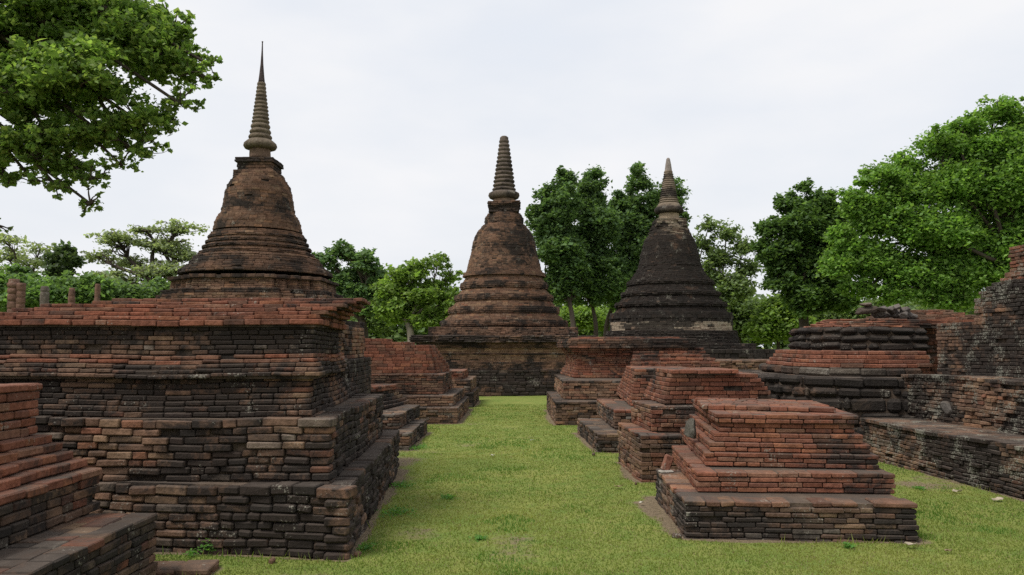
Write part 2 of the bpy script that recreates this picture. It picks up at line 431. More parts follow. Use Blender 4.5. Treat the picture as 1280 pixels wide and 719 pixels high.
# ------------------------------------------------------------------ left platform (large)
stA1 = style(dict(brown=5, dark=3, tan=1.6, grey=.8), Lb=.27, dep=.2, jit=.009, cham=.012, gap=.010, stain=.62, spread=.30, wav=.014, miss=.02)
stA2 = style(dict(brown=5, dark=3, tan=1.4, red=.8, grey=.5), Lb=.27, dep=.18, jit=.009, cham=.010, gap=.010, stain=.62, spread=.30, wav=.013, miss=.02)
stA3 = style(dict(brown=6, dark=3, tan=.7, red=.8), Lb=.23, dep=.16, jit=.006, cham=.007, stain=.69, spread=.26, wav=.010)
stAr = style(dict(red=8, brown=1.8, dark=1), Lb=.24, dep=.16, jit=.007, cham=.006, stain=.40, spread=.24, wav=.006, miss=.04)
t = thing('brick_platform', 'massive dark stepped brick platform at left with a crumbling red rim', 'brick platform', (-1.45, 6.9, 0))
z1, z2 = .584, 1.138
fr, br = G(435.4, 610.3, z1), G(499.5, 536.5, z1)
q1 = Q((-6.6, 7.75), fr, br, (-6.6, 11.9)); FOOT.append(q1)
b = Masonry(); b.tier(-.1, z1-.09, inset(q1, -.0), stA1, hc=.072); b.tier(z1-.09, z1, inset(q1, -.012), stA1, n=1, ledge=.42); b.build('base_tier', t)
fr, br = G(413.6, 523.7, z2), G(479.7, 491.5, z2)
q2 = Q((-6.5, 7.45), fr, br, (-6.5, 11.5))
b = Masonry(); b.tier(z1, z2-.08, q2, stA2, hc=.068); b.tier(z2-.08, z2, inset(q2, -.015), stA2, n=1, ledge=.4); b.build('middle_tier', t)
p0 = Q((-6.4, 7.45), (-1.81, 7.30), (-2.08, 11.2), (-6.4, 11.3)); p1 = Q((-6.4, 7.52), (-1.83, 7.42), (-2.17, 10.6), (-6.4, 10.9))
p2 = Q((-6.4, 7.55), (-1.80, 7.52), (-1.92, 9.5), (-6.4, 9.6))
b = Masonry(); b.tier(z2, 1.49, p0, stA3, inset(p1, .05), hc=.05)
stAl = style(dict(red=4, brown=5, dark=2), Lb=.25, dep=.16, jit=.008, cham=.007, stain=.50, spread=.24, wav=.010)
for k, (o_, sty_) in enumerate(((-.07, stA3), (-.045, stA3), (-.01, stA3), (.03, stAl), (.065, stAl))):
    b.tier(1.49+k*.042, 1.49+(k+1)*.042, inset(p1*(1-k/5)+p2*k/5, o_), sty_, n=1, ledge=.2)
p2 = inset(p2, .08); b.build('dark_body', t)
stP = style(dict(brown=6, dark=2, tan=1., grey=.8), Lb=.2, jit=.004, stain=.66, spread=.34)
b = Masonry(); b.tier(1.70, 1.97, p2, stP, hc=.045); b.build('panel_tier', t)
b = Masonry()
b.tier(1.97, 2.03, inset(p2, -.07), stAr, n=1, ledge=.4)
def clipL(q, xl):
    q = q.copy(); q[0, 0] = xl; q[3, 0] = xl; return q
lv = [(-6.0, .10, -1.86), (-5.2, .25, -1.80), (-4.95, .35, -1.76), (-4.75, .50, -1.69), (-4.42, .72, -1.63), (-4.25, .9, -1.57)]
for k, (xl, fy, xr) in enumerate(lv):
    z = 2.03+k*.043
    b.tier(z, z+.043, Q((xl, 7.55+fy), (xr, 7.52+fy), (xr-.03, 9.1), (xl, 9.2)), stAr, n=1, ledge=.35)
b.build('crumbling_rim', t)
b = Masonry(); b.tier(1.6, 2.04, Q((-4.2, 10.2), (-2.2, 10.2), (-2.25, 12.2), (-4.2, 12.2)), style(dict(tan=3, red=3, brown=4), stain=.42), hc=.058, ledge=.2); b.tier(.1, 1.6, Q((-4.2, 10.1), (-2.1, 10.1), (-2.15, 12.3), (-4.2, 12.3)), stP, hc=.06); b.build('rear_pier', t)

# ------------------------------------------------------------------ left row behind the platform
LG = 'brick pedestals beside the grass path'
z1, z2, z3 = .268, .527, .96
q1 = quad(z1, (440, 540), (511.3, 542.3), BR=(534.3, 524)); q1[0, 0] = q1[3, 0] = -3.6; FOOT.append(q1)
t = thing('brick_pedestal', 'small stepped brick pedestal tucked between the big left platform and the next one', 'brick pedestal', (*q1[1], 0), LG)
b = Masonry(); b.tier(-.1, z1-.055, q1, st_old, hc=.055); b.tier(z1-.055, z1, q1, st_old, n=1, ledge=.3); b.build('base_tier', t)
q2 = quad(z2, (440, 518), (499.6, 518.5), BR=(525.4, 505)); q2[0, 0] = q2[3, 0] = -3.6
b = Masonry(); b.tier(z1, z2-.055, q2, st_old, hc=.055); b.tier(z2-.055, z2, q2, st_old, n=1, ledge=.4); b.build('middle_tier', t)
p0 = Q((-3.6, 15.6), (-2.47, 15.6), (-2.2, 17.6), (-3.6, 17.6)); p1 = Q((-3.6, 15.85), (-2.72, 15.85), (-2.5, 17.1), (-3.6, 17.1))
b = Masonry(); b.tier(z2, z3-.11, p0, st_old, p1, hc=.062, ledge=.12); b.tier(z3-.11, z3, inset(p1, -.06), style(dict(red=4, brown=3, dark=2), stain=.42), n=2, ledge=.3); b.pave(inset(p1, .1), z3, st_redw); b.build('stepped_body', t)

z1, z2, z3, z4 = .349, .582, 1.066, 1.726
q1 = quad(z1, (520, 510), (571.9, 510.2), BR=(586.3, 495.4)); q1[0, 0] = q1[3, 0] = -4.6; FOOT.append(q1)
t = thing('brick_pedestal', 'wide brick pedestal with a broken sloping red body left of the path', 'brick pedestal', (*q1[1], 0), LG)
stb = style(dict(brown=4, tan=3, dark=2.5, grey=.6), stain=.43)
b = Masonry(); b.tier(-.1, z1-.055, q1, stb, hc=.055); b.tier(z1-.055, z1, q1, st_old, n=1, ledge=.4); b.build('base_tier', t)
q2 = quad(z2, (500, 495), (566, 495.4), BR=(580.8, 485)); q2[0, 0] = q2[3, 0] = -4.5
b = Masonry(); b.tier(z1, z2-.055, q2, stb, hc=.055); b.tier(z2-.055, z2, q2, st_old, n=1, ledge=.4); b.build('middle_tier', t)
q3 = quad(z3, (480, 467.5), (553.8, 467.9), BR=(565, 463.4)); q3[0, 0] = q3[3, 0] = -4.4
b = Masonry(); b.tier(z2, z3-.055, q3, style(dict(brown=5, red=3, dark=3, tan=1), stain=.44), hc=.055); b.tier(z3-.055, z3, q3, st_edge, n=1, ledge=.4); b.build('upper_tier', t)
b = Masonry(); n = 11; rr = style(dict(red=6, brown=3, dark=1), stain=.37)
for k in range(n):
    f = k/n; z = z3+(1.93-z3)*f; xr = -1.93-.02*k
    if z > 1.70: xr = -2.1-(z-1.70)/.23*1.6
    yb = 22.1-1.3*f
    b.tier(z, z+(1.93-z3)/n, Q((-4.4, 20.05+.02*k), (xr, 20.05+.02*k), (xr+.02+.25*(1-f), yb), (-4.4, yb)), rr, n=1, ledge=.3)
b.build('sloping_body', t)

t = thing('brick_pedestal', 'low two-step brick block peeping out at the far left end of the path', 'brick pedestal', (-1.2, 23, 0), LG)
q = Q((-4, 22.9), (-1.16, 22.9), (-1.12, 26), (-4, 26)); FOOT.append(q)
b = Masonry(); b.tier(-.1, .42, inset(q, -.06), st_old, hc=.058, ledge=.3); b.tier(.42, .78, inset(q, .03), stb, hc=.058, ledge=.3); b.build('base_tier', t)
b = Masonry(); b.tier(.78, 1.02, Q((-4, 23.1), (-1.42, 23.1), (-1.38, 25.4), (-4, 25.4)), rr, n=4, ledge=.4); b.build('red_block', t)

# ------------------------------------------------------------------ near-left block
t = thing('brick_pedestal', 'stepped red brick block cut off by the left edge, nearest to the camera', 'brick pedestal', (-2.75, 6.2, 0), LG)
stB = style(dict(dark=4, brown=3, tan=3, grey=.5, red=1.2), Lb=.25, jit=.006, cham=.008, stain=.46, wav=.01)
stBr = style(dict(red=8, brown=1), Lb=.27, jit=.006, cham=.008, stain=.36, spread=.2, wav=.008)
x = -2.74; far = 6.3
q = Q((-6.3, 3.9), (x, 3.9), (x, far), (-6.3, far)); FOOT.append(q)
b = Masonry(); b.tier(-.1, .50-.06, q, stB, hc=.062); b.tier(.44, .50, inset(q, -.01), stB, n=1, ledge=.55); b.build('base_tier', t)
b = Masonry(); q = Q((-6.2, 4.0), (-3.25, 4.0), (-3.25, 6.42), (-6.2, 6.42)); b.tier(.50, .83-.065, q, stB, hc=.062); b.tier(.765, .83, inset(q, -.01), stBr, n=1, ledge=.3); b.build('middle_tier', t)
b = Masonry()
for k, xx in enumerate((-3.36, -3.45, -3.535, -3.61)):
    z = .83+k*.066
    b.tier(z, z+.066, Q((-6.1, 4.1), (xx, 4.1), (xx, 6.42-.02*k), (-6.1, 6.42-.02*k)), stBr, n=1, ledge=.25)
b.tier(1.094, 1.43, Q((-6.1, 4.2), (-3.715, 4.2), (-3.715, 6.34), (-6.1, 6.34)), stBr, n=5)
b.tier(1.43, 1.49, Q((-6.1, 4.2), (-3.69, 4.2), (-3.69, 6.36), (-6.1, 6.36)), stBr, n=1, ledge=.4)
b.build('stepped_body', t)
b = Masonry(); q = Q((-3.2, 6.30), (-2.36, 6.36), (-2.36, 6.62), (-3.2, 6.62)); FOOT.append(q)
b.tier(-.08, .055, q, style(dict(brown=5, dark=3), Lb=.4, dep=.12, cham=.012, stain=.46), n=1); b.pave(q, .054, style(dict(brown=5, dark=3), Lb=.4, cham=.012, stain=.46)); 
tag(b.build('footing_slab', None), 'flat dark paving course in the grass at the foot of the nearest left block', 'footing slab')

# ------------------------------------------------------------------ stupas
def prof(cx, Y, rows):
    """rows (y px, half width px) -> heights and radii in metres at the axis"""
    return [(W(cx, y, Y)[2], r*Y/F) for y, r in rows]
def square(cx, cy, h, rot=0):
    P = np.array([(-h, -h), (h, -h), (h, h), (-h, h)]); c, s_ = math.cos(rot), math.sin(rot)
    return P@np.array([[c, s_], [-s_, c]])+(cx, cy)
def redent(cx, cy, h, n=3, d=.16):
    q = []
    base = [(h-d*n, -h)]
    for k in range(n): base += [(h-d*(n-k), -h+d*(k+1)), (h-d*(n-k-1), -h+d*(k+1))]
    for r in range(4):
        c, s_ = [(1, 0), (0, 1), (-1, 0), (0, -1)][r]
        q += [(x*c-y*s_, x*s_+y*c) for x, y in base]
    return np.array(q)+(cx, cy)
def round_part(cx, cy, P, st, name, parent, hc=.052, dep=None):
    """courses following a profile given from top to bottom"""
    P = sorted(P); zs = [p[0] for p in P]; rs = [p[1] for p in P]
    z0, z1 = zs[0], zs[-1]; n = max(1, round((z1-z0)/hc)); h = (z1-z0)/n
    b = Masonry()
    for k in range(n):
        zc = z0+(k+.5)*h; r = float(np.interp(zc, zs, rs))
        sty = st(zc, k) if callable(st) else st
        b.ring(cx, cy, r+random.gauss(0, .006), z0+k*h, z0+(k+1)*h, sty)
    b.ring(cx, cy, rs[-1]*.98, z1-.03, z1, st(z1, 0) if callable(st) else st, dep=rs[-1]*.7)
    return b.build(name, parent)
def lathe(cx, cy, P, name, parent, col, seg=40, jit=.02, mat=None, alpha=.5, bands=None):
    P = sorted(P); V = []; C = []
    dens = []
    for (z0, r0), (z1, r1) in zip(P, P[1:]):
        m = max(1, int(abs(z1-z0)/.05)); dens += [(z0+(z1-z0)*i/m, r0+(r1-r0)*i/m) for i in range(m)]
    dens.append(P[-1])
    for z, r in dens:
        for i in range(seg):
            a = 2*math.pi*i/seg; p = (math.cos(a)*r, math.sin(a)*r, z)
            k = 1+jit*(nz((p[0]+cx, p[1], z), 3.)*1.6+nz((p[0], p[1]+cx, z), 9.))
            V.append((cx+p[0]*k, cy+p[1]*k, z)); f = random.uniform(.85, 1.12)
            cc = bands(z) if bands else (col, alpha)
            C.append((*[q*f for q in cc[0]], cc[1]))
    n = len(dens); q = []
    for j in range(n-1):
        for i in range(seg): q.append((j*seg+i, j*seg+(i+1) % seg, (j+1)*seg+(i+1) % seg, (j+1)*seg+i))
    V.append((cx, cy, dens[-1][0]+.005)); C.append((*col, alpha)); top = len(V)-1
    tr = [((n-1)*seg+i, (n-1)*seg+(i+1) % seg, top) for i in range(seg)]
    V.append((cx, cy, dens[0][0])); C.append((*col, alpha)); bot = len(V)-1
    tr += [((i+1) % seg, i, bot) for i in range(seg)]
    me = raw_mesh(name, V, [np.array(q), np.array(tr)], [mat or M_STONE], None, C, smooth=True)
    return link(name, me, parent)
def rings(P0, P1, n, bulge=.16):
    """profile of n stacked rings from (z,r) P0 (bottom) to P1 (top)"""
    out = []
    for k in range(n):
        za = P0[0]+(P1[0]-P0[0])*k/n; zb = P0[0]+(P1[0]-P0[0])*(k+1)/n; r = P0[1]+(P1[1]-P0[1])*(k+.4)/n; h = zb-za
        out += [(za+h*.02, r*(1-bulge)), (za+h*.18, r*.97), (za+h*.42, r*1.03), (za+h*.68, r*.98), (za+h*.88, r*(1-bulge*.8))]
    return out

SG = 'bell-shaped brick stupas'
# --- middle stupa
cx, cy = W(630, 400, 31)[0], 31.
FOOT.append(square(cx, cy, 3.1))
t = thing('stupa', 'middle brown brick stupa at the end of the grass path, with a blunt ringed spire', 'stupa', (cx, cy, 0), SG)
sD = style(dict(brown=5, dark=4), Lb=.34, jit=.014, cham=.014, stain=.64, wav=.010)
sT = style(dict(tan=5, brown=5), Lb=.3, jit=.0025, gap=.003, stain=.33, spread=.2, wav=.004)
sM = style(dict(brown=6, dark=2), Lb=.22, jit=.006, gap=.005, stain=.53, spread=.2, wav=.006)
b = Masonry()
b.tier(-.1, .50, square(cx, cy, 3.10), sD, hc=.12, ledge=.2); b.tier(.50, .90, square(cx, cy, 3.02), sD, hc=.1, ledge=.2)
b.tier(.90, 1.17, square(cx, cy, 2.96), sM, hc=.055, ledge=.2); b.build('plinth', t)
b = Masonry(); b.tier(1.17, 1.42, square(cx, cy, 2.90), sT, hc=.055); b.tier(1.42, 1.47, square(cx, cy, 2.94), sM, n=1); b.tier(1.47, 1.66, square(cx, cy, 2.90), sT, hc=.055)
b.build('plaster_band', t)
b = Masonry(); b.tier(1.66, 1.86, square(cx, cy, 2.96), sM, square(cx, cy, 3.08), n=4, ledge=.3)
b.tier(1.86, 2.10, square(cx, cy, 3.24), sD, n=4, ledge=.9); b.build('wide_slab', t)
b = Masonry(); b.tier(2.10, 2.40, square(cx, cy, 2.66), sM, n=5, ledge=.5); b.build('square_terrace', t)
slope = style(dict(brown=6, tan=2.5, red=.6, dark=.6), Lb=.2, jit=.003, gap=.004, cham=.004, stain=.36, spread=.16, wav=.004)
torus = style(dict(brown=6, dark=2), Lb=.22, jit=.007, gap=.005, stain=.55, spread=.14, wav=.005)
for ya, yb, yc, ra, rb, rc in ((393, 401.5, 408.8, 66, 75, 80), (377.5, 385, 393, 58.5, 65.5, 70), (362.5, 370, 377.5, 51.5, 58, 62.5), (347, 354.5, 362.5, 47, 52, 55.5)):
    zc, zb_, za_ = (W(630, y, cy)[2] for y in (yc, yb, ya)); kk = cy/F
    b = Masonry(); n = 4
    for k in range(n): b.ring(cx, cy, (rc-(.8 if k in (0, n-1) else 0))*kk, zc+(zb_-zc)*k/n, zc+(zb_-zc)*(k+1)/n, torus)
    for k in range(n): b.ring(cx, cy, (rb+(ra-rb)*(k+.3)/n)*kk, zb_+(za_-zb_)*k/n, zb_+(za_-zb_)*(k+1)/n, slope)
    b.build('terrace', t)
def bell_style(z, k): return style(dict(brown=8, tan=.8, dark=1.5), Lb=.18, jit=.004, gap=.004, cham=.004, stain=.42+.06*(z > 5.1), spread=.2, wav=.004)
round_part(cx, cy, prof(630, cy, [(347, 52), (341.5, 50.5), (341, 47.5), (330, 45), (315, 41), (305, 39.5), (298, 37.5), (290, 33), (285, 29), (282, 26)]), bell_style, 'bell', t)
round_part(cx, cy, prof(630, cy, [(282, 24.5), (274, 24.5), (268, 21)]), sM, 'shoulder_ring', t)
b = Masonry(); zt, zb = W(630, 254.3, cy)[2], W(630, 268, cy)[2]
b.tier(zb, zb+(zt-zb)*.6, square(cx, cy, 18.5*cy/F), sD, hc=.062); b.tier(zb+(zt-zb)*.6, zt, square(cx, cy, 20.5*cy/F), sD, hc=.062, ledge=.4); b.build('harmika', t)
lathe(cx, cy, prof(630, cy, [(254.5, 14), (247, 13.6)]), 'spire_neck', t, (.24, .17, .12), alpha=.36)
PR = prof(630, cy, [(249.5, 15), (248, 18), (245, 19.6), (242, 19), (240, 15.5)])+rings(prof(630, cy, [(239.5, 15)])[0], prof(630, cy, [(174.5, 5.8)])[0], 13)+prof(630, cy, [(174, 5.4), (172, 5.2), (170.5, 3.4), (170, 1)])
lathe(cx, cy, PR, 'ringed_spire', t, (.13, .105, .085), alpha=.47, jit=.018)

# --- right stupa, blackened
cx, cy = W(838, 400, 32)[0], 32.
t = thing('stupa', 'blackened brick stupa at right with a pale ringed spire tip and a broken plaster band', 'stupa', (cx, cy, 0), SG)
k_ = cy/F
kB = style(dict(dark=6, brown=4, grey=.5), Lb=.25, jit=.011, cham=.008, stain=.76, wav=.006)
b = Masonry(); b.tier(-.1, 1.4, square(cx, cy, 2.66), kB, hc=.1, ledge=.3); b.build('plinth', t)
b = Masonry(); b.tier(1.4, W(838, 429.5, cy-2.6)[2], square(cx, cy, 2.62), kB, hc=.08, ledge=.5); b.build('square_terrace', t)
def dk(z, k): return style(dict(dark=7, brown=2.2, grey=.6), Lb=.27, jit=.010, stain=.50+.06*math.sin(z*8), spread=.14, wav=.006)
round_part(cx, cy, prof(838, cy, [(431, 83), (414, 80)]), kB, 'round_base', t)
def plaster(z, k): return style(dict(grey=4, tan=3, dark=3), Lb=.34, jit=.004, gap=.003, stain=.40, spread=.34, wav=.004)
PAL['cream'] = [(.42, .36, .27), (.38, .31, .23), (.30, .23, .17)]
def plaster(z, k): return style(dict(cream=6, brown=1), Lb=.34, jit=.004, gap=.002, stain=.53, spread=.60, wav=.004)
round_part(cx, cy, prof(838, cy, [(414, 75.5), (403.5, 75)]), plaster, 'plaster_band', t)
dkt = style(dict(dark=5, brown=4, grey=.4), Lb=.22, jit=.012, gap=.006, stain=.76, spread=.12, wav=.006)
dks = style(dict(dark=5, brown=5, grey=.5), Lb=.22, jit=.008, gap=.005, stain=.68, spread=.14, wav=.006)
def terraces(px, cy, lst, slope, torus, n=3):
    for ya, yb, yc, ra, rb, rc in lst:
        zc, zb_, za_ = (W(px, y, cy)[2] for y in (yc, yb, ya)); kk = cy/F; b = Masonry()
        for k in range(n): b.ring(cx, cy, (rc-(.7 if k in (0, n-1) else 0))*kk, zc+(zb_-zc)*k/n, zc+(zb_-zc)*(k+1)/n, torus)
        m = max(2, round((za_-zb_)/.05))
        for k in range(m): b.ring(cx, cy, (rb+(ra-rb)*(k+.3)/m)*kk, zb_+(za_-zb_)*k/m, zb_+(za_-zb_)*(k+1)/m, slope)
        b.build('terrace', t)
terraces(838, cy, ((385, 392, 403.5, 65, 70, 76), (371.5, 379, 385, 58.5, 64, 69.5), (357.5, 366, 371.5, 51, 57, 62), (342.5, 352, 357.5, 43.5, 50, 54.5)), dks, dkt)
round_part(cx, cy, prof(838, cy, [(343, 43.5), (338, 41.5), (337.5, 40), (331, 38.5)]), dkt, 'bell_foot', t)
def bl(z, k): return style(dict(dark=5, brown=5), Lb=.2, jit=.006, gap=.005, stain=.70, spread=.17, wav=.005)
round_part(cx, cy, prof(838, cy, [(331, 38.2), (322, 37), (314, 35), (305, 32.5), (300, 30.5), (296.5, 28)]), bl, 'bell', t)
def colr(z, k): return style(dict(dark=6, cream=2., brown=2), Lb=.3, jit=.014, stain=.64, spread=.3)
round_part(cx, cy, prof(838, cy, [(297, 27.5), (294, 27), (291, 25.5), (288, 24.5), (284, 22)]), colr, 'broken_collar', t)
b = Masonry(); b.tier(W(838, 286, cy)[2], W(838, 275.6, cy)[2], square(cx, cy, 18.8*k_), style(dict(dark=6, cream=1.2), jit=.014, stain=.60), hc=.07, ledge=.4); b.build('harmika', t)
lathe(cx, cy, prof(838, cy, [(275.8, 12.8), (266, 12.3)]), 'spire_neck', t, (.34, .27, .19), alpha=.3)
def bnd(z):
    if z > W(838, 214, cy)[2]: return ((.24, .21, .19), .30)
    if z < W(838, 258.5, cy)[2]: return ((.10, .08, .065), .60)
    return ((.20, .16, .12), .50+.14*math.sin(z*9.))
lathe(cx, cy, prof(838, cy, [(267.5, 13), (266.5, 16.5), (264, 18.3), (260.5, 17.5), (258.5, 15), (255, 12.8)])+rings(prof(838, cy, [(254.5, 12.3)])[0], prof(838, cy, [(214, 5.2)])[0], 15, .09)+prof(838, cy, [(213.5, 4.6), (206, 3.6), (199, 2.3), (197.6, 1.4)]), 'ringed_spire', t, (.2, .16, .12), jit=.02, bands=bnd)

# --- left stupa, needle spire
cx, cy = W(322.5, 300, 17)[0], 17.
t = thing('stupa', 'left brick stupa with a tall needle-thin spire rising behind the dark platform', 'stupa', (cx, cy, 0), SG)
k_ = cy/F
eB = style(dict(brown=8, tan=1.5, dark=1), Lb=.18, jit=.004, gap=.004, cham=.004, stain=.42, spread=.16, wav=.004)
eK = style(dict(brown=6, dark=3), Lb=.2, jit=.006, gap=.005, stain=.58, spread=.16, wav=.005)
def zz(y, Y=17.): return W(322, y, Y)[2]
b = Masonry(); b.tier(-.1, 2.3, square(cx, cy, 1.95), eK, hc=.07, ledge=.3); b.build('plinth', t)
b = Masonry()
rd = lambda h: redent(cx, cy, h, 4, .185)
b.tier(2.3, zz(366, 15.3), rd(1.72), eB, hc=.05, ledge=.3)
b.tier(zz(366, 15.45), zz(360, 15.4), rd(1.66), eK, hc=.05, ledge=.3)
b.tier(zz(360, 15.4), zz(347, 15.45), rd(1.53), style(dict(brown=7, tan=2.5, dark=1), Lb=.16, jit=.003, gap=.0035, stain=.38), rd(1.51), hc=.045)
b.tier(zz(347, 15.45), zz(342.5, 15.45), rd(1.57), eK, hc=.05, ledge=.4); b.build('redented_terrace', t)
round_part(cx, cy, prof(322, cy, [(346, 93), (341, 91), (340.9, 89), (337.5, 88), (337.4, 85), (334, 84), (333.9, 81.5), (330.5, 80.5), (330.4, 78), (327, 77)]), eK, 'stepped_plinth', t, hc=.045)
terraces(322.5, cy, ((321, 324, 327.5, 67, 73, 77), (314, 317.5, 321, 62, 66, 70.5), (307.5, 310.5, 314, 59.5, 63, 66.5), (301, 304, 307.5, 57.5, 60, 63), (293, 298, 301, 55, 58, 60.5)), eB, style(dict(brown=8, dark=1.5, tan=.6), Lb=.18, jit=.004, gap=.004, stain=.50, spread=.18, wav=.004), n=2)
def eb(z, k): return style(dict(brown=9, tan=2, dark=.6), Lb=.16, jit=.0025, gap=.0035, cham=.003, stain=.40+.06*(z > 4.6), spread=.16, wav=.003)
round_part(cx, cy, prof(322.5, cy, [(291, 54.5), (283, 52.8), (279, 51.8), (274, 49.8), (270, 46), (263, 43.6), (252, 42.3), (243, 41.2), (236, 39), (230, 35.5), (225, 32), (221, 29.8), (219, 29.5)]), eb, 'bell', t, hc=.05)
hk = 22.7*k_
b = Masonry(); yh = lambda y: W(322, y, 16.6)[2]
b.tier(yh(222), yh(212), square(cx, cy, hk*1.10), eB, hc=.05, ledge=.2)
b.tier(yh(212), yh(202), square(cx, cy, hk*.92), eB, square(cx, cy, hk*.97), hc=.05, ledge=.2)
b.tier(yh(202), yh(196), square(cx, cy, hk*1.05), eK, hc=.05, ledge=.35); b.build('harmika', t)
lathe(cx, cy, prof(324, cy, [(199, 13.2), (184, 12.6)]), 'spire_neck', t, (.19, .13, .095), alpha=.42)
lathe(cx, cy, prof(324, cy, [(187.5, 14), (186, 19), (183, 20.8), (180, 20), (177, 16.5), (175.5, 14.5)])+rings(prof(324, cy, [(175, 14.8)])[0], prof(324, cy, [(155, 11.2)])[0], 3, .14)+rings(prof(324, cy, [(154.8, 10.9)])[0], prof(324, cy, [(103, 5.0)])[0], 11, .14), 'ringed_spire', t, (.16, .13, .095), alpha=.44)
lathe(cx, cy, prof(324, cy, [(103.5, 4.2), (95, 3.2), (80, 1.8), (65, 1.0), (54, .7), (52, 1.1), (51.6, .3)]), 'needle', t, (.07, .055, .055), alpha=.3, jit=.01)

# ------------------------------------------------------------------ right platform of laterite and brick
t = thing('laterite_platform', 'rounded platform of big black laterite blocks with a band of red bricks', 'stone platform', (5, 14, 0))
def blk(Lb=.5, **k): return style(dict(dark=8, brown=1.2), Lb=Lb, dep=.3, jit=.020, cham=.042, gap=.016, stain=.63, spread=.12, wav=.02, miss=0, **k)
def roundq(xl, xr, y0, y1, c=.9):
    """straight front, rounded left end"""
    pts = [(xr, y0)]+[(xr, y1)]+[(xl+c, y1)]
    for a in np.linspace(90, 180, 5): pts.append((xl+c+c*math.cos(R(a)), y1-c+c*math.sin(R(a))))
    pts = [(xr, y0), (xr, y1)]+[(xl+c+c*math.cos(R(a)), y1-c+c*math.sin(R(a))) for a in (90, 120, 150, 180)]+[(xl+c+c*math.cos(R(a)), y0+c+c*math.sin(R(a))) for a in (180, 207, 235, 270)]
    o = [pts[0]]
    for p in pts[1:]:
        if math.hypot(p[0]-o[-1][0], p[1]-o[-1][1]) > .1: o.append(p)
    return np.array(o)
y0 = 13.0
rzs = [zat for zat in (W(1050, y, 13.2)[2] for y in (513, 498, 485.5, 472.5))]
b = Masonry()
b.tier(-.1, .45, roundq(4.3, 6.6, 13.0, 17.5), blk(), n=3, ledge=.4)
b.tier(.45, W(0, 498.5, 13.1)[2], roundq(4.5, 6.6, 13.1, 17.4), blk(), n=2, ledge=.4)
b.tier(W(0, 498.5, 13.1)[2], W(0, 485.5, 13.2)[2], roundq(4.45, 6.6, 13.15, 17.4), blk(), n=1, ledge=.4)
b.tier(W(0, 485.5, 13.1)[2], W(0, 471.5, 13.3)[2], roundq(4.4, 6.6, 13.2, 17.4), blk(), n=1, ledge=.5)
b.build('lower_block_courses', t, M_LAT)
b = Masonry(); za, zb = W(0, 471.5, 13.3)[2], W(0, 460, 13.7)[2]
b.tier(za, zb, roundq(5.05, 7.0, 13.65, 17.2), style(dict(dark=7, brown=2, grey=1), Lb=.45, dep=.25, jit=.02, cham=.025, stain=.50, miss=.04), n=1, ledge=.3)
zc = W(0, 438.5, 13.9)[2]
b.build('plinth_course', t, M_LAT)
b = Masonry(); b.tier(zb, zc, roundq(5.08, 7.2, 13.7, 17), style(dict(red=9, brown=.8, dark=.4), Lb=.36, dep=.25, jit=.008, cham=.01, stain=.33, spread=.2), roundq(5.3, 7.2, 13.95, 16.8), n=4, ledge=.5); b.build('red_brick_band', t)
zd = W(0, 409, 14.3)[2]; b = Masonry()
b.tier(zc, zd, roundq(5.5, 7.4, 14.15, 16.8, .8), blk(.5), roundq(5.55, 7.4, 14.2, 16.7, .8), n=3, ledge=.5); b.build('upper_block_courses', t, M_LAT)
ze = W(0, 398.5, 14.7)[2]; b = Masonry()
b.tier(zd, ze, roundq(5.8, 8.0, 14.5, 16.5, .6), style(dict(red=8, brown=1.5, dark=1), Lb=.3, jit=.02, stain=.36, miss=.06), roundq(6.15, 8.0, 14.75, 16.3, .6), n=4, ledge=.5)
b.tier(ze, ze+.22, Q((7.35, 15.3), (9.3, 15.3), (9.3, 17), (7.35, 17)), style(dict(brown=6, red=3, dark=2), Lb=.26, jit=.02, stain=.42), Q((7.7, 15.8), (8.6, 15.8), (8.6, 16.8), (7.7, 16.8)), n=4, ledge=.4)
b.tier(.8, ze, Q((7.4, 15.2), (9.5, 15.2), (9.5, 17), (7.4, 17)), st_redw, hc=.07)
b.build('crumbled_top', t)

def stone(name, loc, size, label, group=None, col=(.2, .18, .16), al=.42, seed=0, parent=None, mat=None, sub=2):
    import bmesh
    bm = bmesh.new(); bmesh.ops.create_icosphere(bm, subdivisions=sub+1, radius=1)
    rs = random.Random(seed); pl = [(Vector((rs.gauss(0, 1), rs.gauss(0, 1), rs.gauss(0, 1))).normalized(), rs.uniform(.55, .8)) for _ in range(11)]
    rz = rs.random()*6
    for v in bm.verts:
        p = v.co.copy()
        for n_, d in pl:
            e = p.dot(n_)-d
            if e > 0: p -= n_*e
        p *= 1+.06*mn.noise(p*3+Vector((seed, 0, 0)))
        v.co = p
    me = bpy.data.meshes.new(name); bm.to_mesh(me); bm.free()
    V = np.array([v.co[:] for v in me.vertices])*np.array(size)
    c, s_ = math.cos(rz), math.sin(rz); V = V@np.array([[c, s_, 0], [-s_, c, 0], [0, 0, 1]])
    me.vertices.foreach_set('co', V.astype(np.float32).ravel())
    a = me.color_attributes.new('tint', 'FLOAT_COLOR', 'POINT'); a.data.foreach_set('color', np.tile([*col, al], (len(V), 1)).astype(np.float32).ravel())
    me.materials.append(mat or M_STONE); me.update()
    o = bpy.data.objects.new(name, me); COL.objects.link(o); o.location = loc
    if parent is not None: o.parent = parent; o.location = Vector(loc)-Vector(parent.location)
    return tag(o, label, None if parent is not None else 'stone', group)
RGp = 'loose stones heaped on the laterite platform'
items = [(1083, 388, .25, .16, .115, 'dark squared block, lower of two stacked at the left end of the heap', (.07, .055, .045)),
         (1084, 381, .20, .14, .05, 'flat slab lying on the dark squared block at the left end of the heap', (.15, .12, .10))]
for k, (px, py, a, b_, c_, lab, col) in enumerate(items):
    p = W(px, py, 15.2); stone('rubble_stone', p, (a, b_, c_), lab, RGp, col, .4, 20+k)
